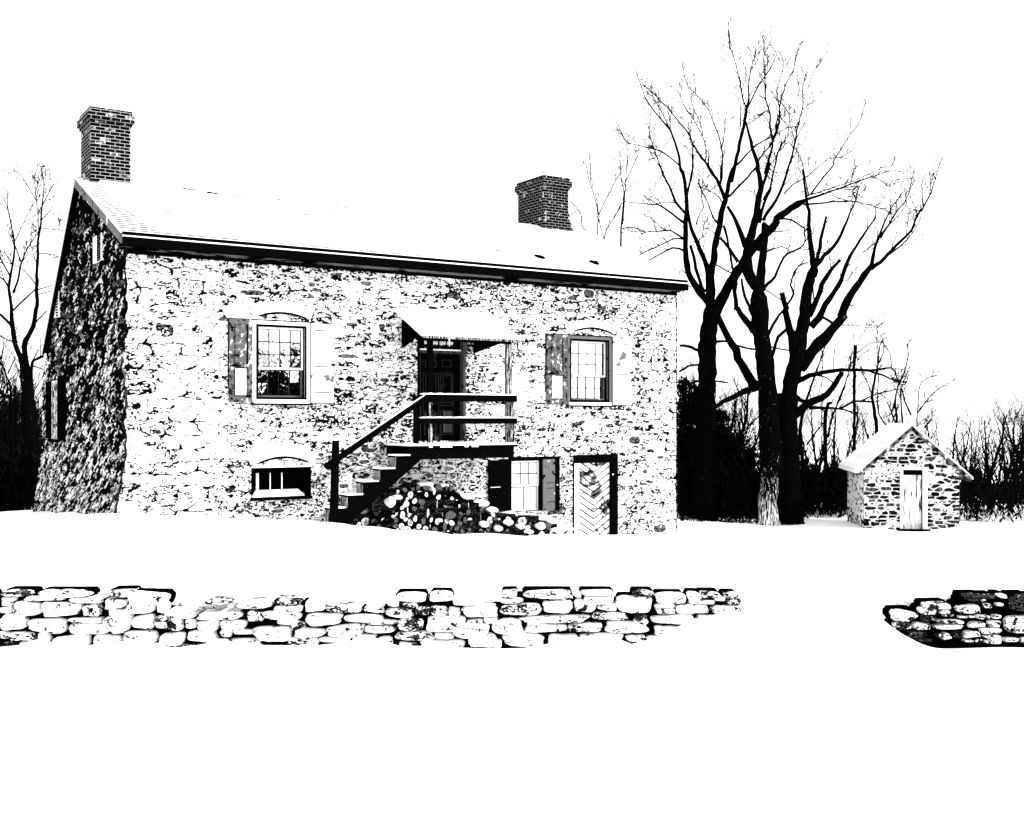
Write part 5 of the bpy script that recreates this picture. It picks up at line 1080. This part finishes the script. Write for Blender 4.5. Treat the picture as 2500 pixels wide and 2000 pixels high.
L.limb('7: 85 1050, 30 950, 0 880', 3.5, 3); L.limb('7: 75 1150, 40 1090, 0 1060', 4, 3); L.limb('7: 100 1470, 0 1370', 6, 5); L.limb('7: 310 1130, 240 1040, 170 980, 50 930', 3, 1); L.limb('7: 315 865, 400 860, 480 885', 2.5, 1.5)
L.limb('7: 350 645, 440 655, 530 665', 2, 1.5); L.limb('7: 310 1165, 430 1130', 2.5, 2); L.limb('7: 320 1205, 430 1175', 2.5, 2); L.limb('7: 110 1340, 200 1250, 300 1160', 4, 3); L.limb('7: 300 1440, 390 1345', 4, 3)
L.limb('8: 235 600, 245 430, 280 400, 340 370', 8, 5); L.limb('8: 250 450, 300 465, 340 480', 3, 2); L.limb('7: 310 420, 240 300, 190 220', 2, 1); L.limb('7: 355 570, 440 480', 2, 1); L.limb('7: 360 450, 410 350, 450 280', 2.5, 1)
L.limb('8: 200 900, 150 820, 120 740', 6, 4); L.limb('7: 180 940, 140 830, 120 770', 3, 2); L.limb('7: 0 1550, 70 1590, 150 1600', 3, 2)
L.build('bare_tree', 'double-stemmed bare tree beside the dark gable end at the left edge', .9)
S1 = Traced(33.8, 25); S1.limb('8: 75 1400, 80 900, 80 620, 50 530, 20 450, 0 420', 12, 3, .2, True); S1.limb('8: 60 510, 110 400', 4, 2); S1.limb('8: 75 690, 30 680, 0 650', 6, 5); S1.build('bare_sapling', 'crooked bare sapling at the far left edge under double-stemmed tree', .8)
S2 = Traced(33.5, 26); S2.limb('8: 120 1400, 120 900, 118 760, 115 600', 9, 6, 0, True); S2.limb('8: 122 900, 150 640, 170 560', 3, 1); S2.build('dead_snag', 'short broken-topped dead trunk between the two bare trees at left edge', .8)
M1 = Traced(44, 27); M1.limb('3: 60 1500, 65 940, 70 700, 88 500, 100 300, 80 200, 60 50|1: 60 1400, 50 1330', 7, 1, .6, True); M1.limb('3: 85 640, 100 450, 120 180, 130 0|1: 135 1480, 130 1270', 4, 1); M1.limb('3: 115 190, 180 60|1: 220 1440, 250 1370', 2, 1); M1.limb('3: 95 300, 220 200', 2, 1); M1.limb('3: 0 570, 60 440', 2, 1); M1.limb('3: 85 680, 210 670, 330 720', 2.5, 2)
M1.build('slender_tree', 'slender bare tree rising behind the roof nearest the forked tree', .8)
M2 = Traced(44, 28); M2.limb('9: 1105 1500, 1105 765, 1112 520, 1080 350, 1030 200, 1015 100', 5, 1, .6, True); M2.limb('9: 1118 520, 1105 400, 1055 200, 1050 70', 2.5, 1); M2.limb('9: 1120 520, 1190 370, 1285 190', 2.5, 1)
M2.build('slender_tree', 'slender twin-topped bare tree behind the roof right of second chimney', .8)
M3 = Traced(45, 29); M3.limb('9: 1165 1500, 1165 780, 1230 580, 1300 470, 1320 420', 4, 1.5, .6, True); M3.limb('9: 1165 740, 1120 560', 2, 1); M3.build('slender_tree', 'leaning slender bare tree between two straight ones behind the roof', .8)
M4 = Traced(45, 30); M4.limb('9: 1040 1500, 1040 745, 990 650, 965 560, 960 500, 870 400', 3.5, 1.5, .4, True); M4.limb('9: 940 475, 860 530', 1.2, .8); M4.build('slender_tree', 'thin curved bare sapling just right of the second chimney', .4)
# trees behind the shed
for i, (ls, lab) in enumerate([
  ([('6: 1040 2100, 1040 1370, 1020 1150, 990 950, 1010 780, 1050 600, 1060 450, 1090 350', 15, 2), ('6: 1180 1320, 1140 1250, 1060 1130, 1045 950, 1060 700', 5, 2), ('6: 990 930, 940 800, 880 680', 3, 2), ('6: 1050 600, 1110 480, 1100 330', 3, 1), ('6: 1045 620, 1040 450, 1040 220', 2, 1)], 'bare tree with a stout short trunk behind the left slope of the shed roof'),
  ([('6: 1250 2100, 1250 1250, 1230 1000, 1270 800, 1330 680, 1370 500, 1360 400, 1410 330', 9, 1.5), ('6: 1310 1230, 1290 950, 1280 800', 5, 3), ('6: 1400 1140, 1330 980, 1300 850', 4, 3), ('6: 1190 640, 1180 500, 1120 400', 3, 1), ('6: 1230 1000, 1190 1130', 5, 3)], 'ragged bare tree with tangled stems behind the peak of shed roof'),
  ([('6: 1460 2100, 1460 1220, 1470 1050, 1480 880, 1510 790, 1600 740, 1670 720', 5, 1), ('6: 1470 1110, 1590 950, 1690 860', 3.5, 1.5), ('6: 1540 1270, 1620 1170', 5, 3), ('6: 1480 1080, 1560 1000, 1640 980', 3, 1)], 'small spreading bare tree just right of the shed peak'),
  ([('6: 510 2200, 500 1700, 497 1100, 560 1010', 10, 7), ('6: 525 1370, 560 1180, 640 980, 700 830, 760 600, 780 440', 5, 1.5), ('6: 500 1120, 470 1080', 5, 3), ('6: 620 1020, 720 760, 740 680', 4, 2)], 'dark slim bare tree rising between the leaning tree and shed'),
  ([('6: 800 2100, 800 900, 800 640, 805 520, 812 400', 3, 7), ('6: 830 480, 900 430, 960 380', 3, 1), ('6: 830 560, 900 480, 960 460', 2, 1), ('6: 830 560, 860 620, 880 700', 2, 1), ('6: 800 400, 790 280', 2, 1), ('6: 845 340, 900 270, 1000 150', 2.5, 1)], 'bare tree with a dense bushy top above the long low limb'),
  ([('6: 270 2100, 260 1700, 230 1300, 300 980, 400 680, 470 480, 510 370', 12, 2), ('6: 460 1500, 460 900, 458 450, 420 410', 2.5, 1.5), ('6: 590 730, 580 560, 600 440', 2, 1), ('6: 300 1450, 400 1310, 480 1210', 4, 2)], 'slim bare tree crossing behind the low limbs of the leaning tree')]):
    q = Traced(42+i*.7, 50+i)
    for k, (sp_, a, b) in enumerate(ls): q.limb(sp_, a, b, .9 if k else .7, k == 0)
    q.build('woodland_tree', lab, 1.1, None, 'bare trees behind the shed')
# procedural woodland trees -------------------------------------------------
def grow(seed, h, r0, levels=3, lean=0.0, low=.25):
    r = random.Random(seed); tm, cm = MB(), MB()
    def br(p, d, L, rad, lvl):
        n = max(4, int(L/.35)); pts = [p]; rads = [rad]; q = p.copy(); dd = d.normalized()
        for i in range(n):
            dd = (dd+Vector((r.gauss(0, .09), r.gauss(0, .09), .05 if lvl < 3 else .02))).normalized(); q = q+dd*(L/n); pts.append(q.copy()); rads.append(max(.009, rad*(1-.8*(i+1)/n)))
        (tm if lvl == 0 else cm).tube(pts, rads, 7 if lvl == 0 else (4 if lvl == 1 else 3), False)
        if lvl < levels:
            st = int(n*low) if lvl == 0 else 1
            for i in range(st, n):
                for _ in range(2 if lvl == 0 else 1):
                    if r.random() < .7:
                        a = (pts[i+1]-pts[i]).normalized(); sd2 = a.cross(Vector((r.gauss(0, 1), r.gauss(0, 1), r.gauss(0, 1)))).normalized()
                        br(pts[i], a*r.uniform(.6, 1.1)+sd2*r.uniform(.4, .9)+Vector((0, 0, .25)), L*r.uniform(.18, .45)*(1.25-.5*i/n), rads[i]*.5, lvl+1)
    br(Vector((0, 0, 0)), Vector((lean, 0, 1)), h, r0, 0)
    t = thing('woodland_tree', 'x', 'tree'); tm.build('trunk', twigm, t); cm.build('crown', twigm, t); return t
def place(t, x, y, z, s, rz, label, group, first):
    if not first:
        c = t.copy(); C.objects.link(c)
        for ch in list(t.children):
            d_ = ch.copy(); C.objects.link(d_); d_.parent = c
        t = c
    t.location = (x, y, z); t.rotation_euler = (0, 0, rz); t.scale = (s, s, s); tag(t, label, 'tree', group); return t
WT_ = [grow(900+i, 6.5, .10+.025*(i % 3), 3 if i % 2 else 2, rnd.uniform(-.12, .12)) for i in range(6)]; used = set()
def plant(i, xpx, Y, toppx, label, group, zoff=-.1):
    p = at(xpx, 0, Y); z = tz(p.x, p.y); top = CZ+(HY-toppx)/FP*Y; s = max(.35, (top-z)/6.5)
    k = i % 6; place(WT_[k], p.x, p.y, z+zoff, s, rnd.uniform(0, 6.28), label, group, k not in used); used.add(k)
i = 0
for x in np.arange(2345, 2640, 8.5):
    plant(i, x+rnd.uniform(-4, 4), rnd.uniform(46, 66), rnd.uniform(985, 1040) if x > 2400 else rnd.uniform(1040, 1100), 'thin straight bare trunk in the woodland right of the shed', 'thin bare trees right of the shed'); i += 1
for x in np.arange(1955, 2110, 13):
    plant(i, x+rnd.uniform(-5, 5), rnd.uniform(44, 60), rnd.uniform(940, 1090), 'thin bare trunk in the woodland between the leaning tree and shed', 'thin bare trees left of the shed'); i += 1
for x in np.arange(2110, 2340, 16):
    plant(i, x+rnd.uniform(-5, 5), rnd.uniform(46, 60), rnd.uniform(930, 1080), 'thin bare treetop showing above the snowy shed roof', 'thin bare trees behind the shed'); i += 1
for x in np.arange(1655, 1860, 9):
    plant(i, x+rnd.uniform(-5, 5), rnd.uniform(42, 56), rnd.uniform(900, 1010), 'thin bare trunk in the woodland behind the forked tree', 'thin bare trees behind the big ones'); i += 1
for x in np.arange(-60, 112, 8):
    plant(i, x+rnd.uniform(-5, 5), rnd.uniform(38, 52), rnd.uniform(840, 1010), 'thin bare trunk in the woodland behind the left gable', 'thin bare trees at the left edge'); i += 1
# evergreens and undergrowth -------------------------------------------------
def leafcloud(m, n, fn, size, r):
    for _ in range(n):
        p = fn(r); a = Vector((r.gauss(0, 1), r.gauss(0, 1), r.gauss(0, 1))).normalized(); b = a.cross(Vector((r.gauss(0, 1), r.gauss(0, 1), r.gauss(0, 1)))).normalized()
        s = size*r.uniform(.5, 1.4); m.add([p-a*s, p+b*s*.35, p+a*s, p-b*s*.35], [(0, 1, 2, 3)])
def evergreen(seed, h, w, n=2600, mat=fol):
    r = random.Random(seed); m = MB(); t = thing('evergreen_tree', 'x', 'tree')
    cl = [(r.uniform(.04, .98), r.uniform(0, 6.28), r.random()**.6) for _ in range(46)]
    def fn(r):
        if r.random() < .8:
            f, a, q = r.choice(cl); rad = w*(1-f)**.75*q; sg = .09*w+.05
            return Vector((rad*math.cos(a)+r.gauss(0, sg), rad*math.sin(a)+r.gauss(0, sg), h*f+r.gauss(0, sg*.6)))
        f = r.random(); rad = w*(1-f)**.8*r.random(); a = r.uniform(0, 6.28); return Vector((rad*math.cos(a), rad*math.sin(a), h*f))
    leafcloud(m, n, fn, .13, r); m.build('crown', mat, t)
    m = MB(); m.tube([(0, 0, -.2), (0, 0, h*.5), (.05, 0, h)], [.10, .06, .01], 7); m.build('trunk', bark, t); return t
def put(t, x, y, Y, top, label, h0):
    p = at(x, 0, Y); z = tz(p.x, p.y); s = (CZ+(HY-top)/FP*Y-z)/h0; t.location = (p.x, p.y, z-.05); t.scale = (s, s, s); tag(t, label, 'tree', 'evergreens beyond the big bare trees')
for k, (x, Y, top, w, lab) in enumerate([(1672, 38.5, 925, 1.2, 'dense dark evergreen right against the end of the stone house'), (1700, 40, 945, 1.1, 'dark evergreen half hidden behind the trunk of the forked tree'), (1790, 40, 1055, 1.5, 'low dark evergreen between the forked tree and the middle tree'), (1757, 41, 1000, 1.2, 'ragged evergreen just right of the forked trunk'), (1835, 41, 1090, 1.2, 'low evergreen against the left side of the middle trunk'), (1985, 41, 1130, 1.3, 'low dark evergreen right of the leaning trunk'), (2045, 42, 1150, 1.3, 'low dark evergreen close to the left wall of the shed'), (2385, 42, 1140, 1.3, 'low dark evergreen close to the right wall of the shed')]):
    put(evergreen(300+k, 4.5, w, 2900 if k < 2 else 2400), x, 0, Y, top, lab, 4.5)
for k, (x, Y, top) in enumerate([(10, 52, 985), (45, 55, 960), (85, 52, 990), (-25, 54, 950)]):
    t = evergreen(340+k, 4.5, 1.6, 1700, folg); put(t, x, 0, Y, top, ['pale hazy evergreen behind the crooked sapling at left', 'pale hazy evergreen behind the double-stemmed tree', 'pale hazy evergreen showing just left of the gable wall', 'pale hazy evergreen cut by the left frame edge'][k], 4.5); t['group'] = 'hazy evergreens at the left'
def thicket(name, x0, x1, Ya, Yb, topfn, n, size, label, seed, mat=fol, bot=1.0):
    r = random.Random(seed); m = MB()
    def fn(r):
        xp = r.uniform(x0, x1); Y = r.uniform(Ya, Yb); p = at(xp, 0, Y); z0 = tzc(p.x, p.y)
        top = CZ+(HY-topfn(xp)-r.gauss(0, 7))/FP*Y; u = r.random()**bot; return Vector((p.x, p.y, z0+(max(top, z0+.2)-z0)*u))
    for _ in range(n):
        p = fn(r); a = Vector((r.gauss(0, .45), r.gauss(0, .45), 1)).normalized(); b = a.cross(Vector((r.gauss(0, 1), r.gauss(0, 1), 0))).normalized(); s = size*r.uniform(.5, 1.5)
        m.add([p-a*s, p+b*s*.22, p+a*s, p-b*s*.22], [(0, 1, 2, 3)])
    return tag(m.build(name, mat), label, 'undergrowth', None, 'stuff')
gxs = np.arange(-45, 60, 1.0); gys = np.arange(28, 75, 1.0); GG = terr(*np.meshgrid(gxs, gys))
def tzc(x, y):
    i_ = min(max(int(x+45), 0), len(gxs)-1); j_ = min(max(int(y-28), 0), len(gys)-1); return float(GG[j_, i_])
thicket('undergrowth', -260, 112, 32.5, 40, lambda x: 1085+6*math.sin(x*.3), 15000, .16, 'solid dark brush filling the left edge beside the gable', 401)
thicket('undergrowth', 1652, 1960, 37.5, 43, lambda x: 1150-40*math.exp(-((x-1690)/40)**2)+10*math.sin(x*.11)+8*math.sin(x*.31), 14000, .15, 'dark brush massed behind the trunks of the big trees', 402)
thicket('undergrowth', 1650, 2130, 39, 50, lambda x: 1175+8*math.sin(x*.09), 6000, .16, 'brush along the far edge of the snow behind the trunks', 403)
thicket('undergrowth', 1955, 2115, 39.5, 44, lambda x: 1145+12*math.sin(x*.07), 3300, .15, 'twiggy brush thinning towards the snow left of the shed', 404, fol, .6)
thicket('undergrowth', 2338, 2680, 41, 47, lambda x: 1178+12*math.sin(x*.06), 4200, .15, 'twiggy brush thinning towards the snow right of the shed', 405, fol, .55)
m = MB(); r = random.Random(9)
for _ in range(300):
    x = r.uniform(1655, 1880); p = at(x, 0, r.uniform(36.2, 37.4)); z = tz(p.x, p.y); m.tube([(p.x, p.y, z-.02), (p.x+r.gauss(0, .12), p.y, z+r.uniform(.03, .16))], [.02, .008], 3)
tag(m.build('leaf_litter', bark), 'low dark weeds poking through snow between the two big trunks', 'weeds', None, 'stuff')
# tree line across the field behind the viewer, seen only mirrored in the window panes
RT = [grow(990+i, 7, .16, 2, 0, .15) for i in range(2)]; ur = set()
for j in range(34):
    d0 = Vector((.817, -.611)).normalized(); pr_ = Vector((.611, .817)); b0_ = Vector((-5, 25))+d0*58; off_ = -17+j*1.0+rnd.uniform(-.4, .4)
    q = b0_+pr_*off_; k = j % 2; hgt = (1.35 if off_ < 4 else .8)*rnd.uniform(.8, 1.2)
    place(RT[k], q.x, q.y, -1.2, hgt, rnd.uniform(0, 6), 'distant bare tree mirrored in the left window panes', 'distant trees mirrored in the panes', k not in ur); ur.add(k)
m = MB(); r = random.Random(77)
for _ in range(26000):
    off_ = r.uniform(-22, 16); q = Vector((-5, 25))+Vector((.817, -.611)).normalized()*(62+r.uniform(0, 5))+Vector((.611, .817))*off_; hm = 8.3+1.2*math.sin(off_*.7)+.9*math.sin(off_*1.9)
    p = Vector((q.x, q.y, -1.5+hm*r.random()**(.42 if off_ < 3 else 1.2))); a = Vector((r.gauss(0, .5), r.gauss(0, .5), 1)).normalized(); b = a.cross(Vector((r.gauss(0, 1), r.gauss(0, 1), 0))).normalized(); s = .4*r.uniform(.5, 1.4); m.add([p-a*s, p+b*s*.3, p+a*s, p-b*s*.3], [(0, 1, 2, 3)])
tag(m.build('undergrowth', fol), 'dark brush across the field mirrored in the lower left window panes', 'undergrowth', None, 'stuff')
# ------------------------------------------------------------------ light, sky, camera
sc = bpy.context.scene
w = bpy.data.worlds.new('World'); sc.world = w; w.use_nodes = True; nt = w.node_tree; nt.nodes.clear()
sky = nt.nodes.new('ShaderNodeTexSky'); sky.sky_type = 'NISHITA'; sky.sun_disc = False
SEL = math.radians(38); sdir = Vector((.955, -.295, 0)).normalized()
sky.sun_elevation = SEL; sky.sun_rotation = math.atan2(sdir.x, sdir.y)
hsv = nt.nodes.new('ShaderNodeHueSaturation'); hsv.inputs['Saturation'].default_value = 0
bg = nt.nodes.new('ShaderNodeBackground'); bg.inputs[1].default_value = .05; wo = nt.nodes.new('ShaderNodeOutputWorld')
nt.links.new(sky.outputs[0], hsv.inputs['Color'])
mxs = nt.nodes.new('ShaderNodeMix'); mxs.data_type = 'RGBA'; mxs.blend_type = 'ADD'; mxs.clamp_result = False; mxs.inputs[0].default_value = 1     # clear sky plus an even white winter overcast
nt.links.new(hsv.outputs[0], mxs.inputs[6]); mxs.inputs[7].default_value = (11.6, 11.6, 11.6, 1); nt.links.new(mxs.outputs[2], bg.inputs[0]); nt.links.new(bg.outputs[0], wo.inputs[0])
sl_ = bpy.data.lights.new('sun', 'SUN'); sl_.energy = 2.4; sl_.angle = math.radians(.5); sl_.color = (1, 1, 1)
so = bpy.data.objects.new('sun', sl_); C.objects.link(so); tv = Vector((sdir.x*math.cos(SEL), sdir.y*math.cos(SEL), math.sin(SEL)))
so.rotation_euler = tv.to_track_quat('Z', 'Y').to_euler(); so.location = tv*40
cam = bpy.data.cameras.new('camera'); co = bpy.data.objects.new('camera', cam); C.objects.link(co)
cam.sensor_width = 36; cam.lens = FP/2500*36; cam.shift_y = (HY-1000)/2500; cam.clip_end = 2000; co.location = (0, 0, CZ); co.rotation_euler = (math.radians(90), 0, 0)
sc.camera = co
sc.view_settings.view_transform = 'Standard'; sc.view_settings.look = 'None'; sc.view_settings.gamma = 1; sc.view_settings.exposure = 1.2
sc.cycles.max_bounces = 6
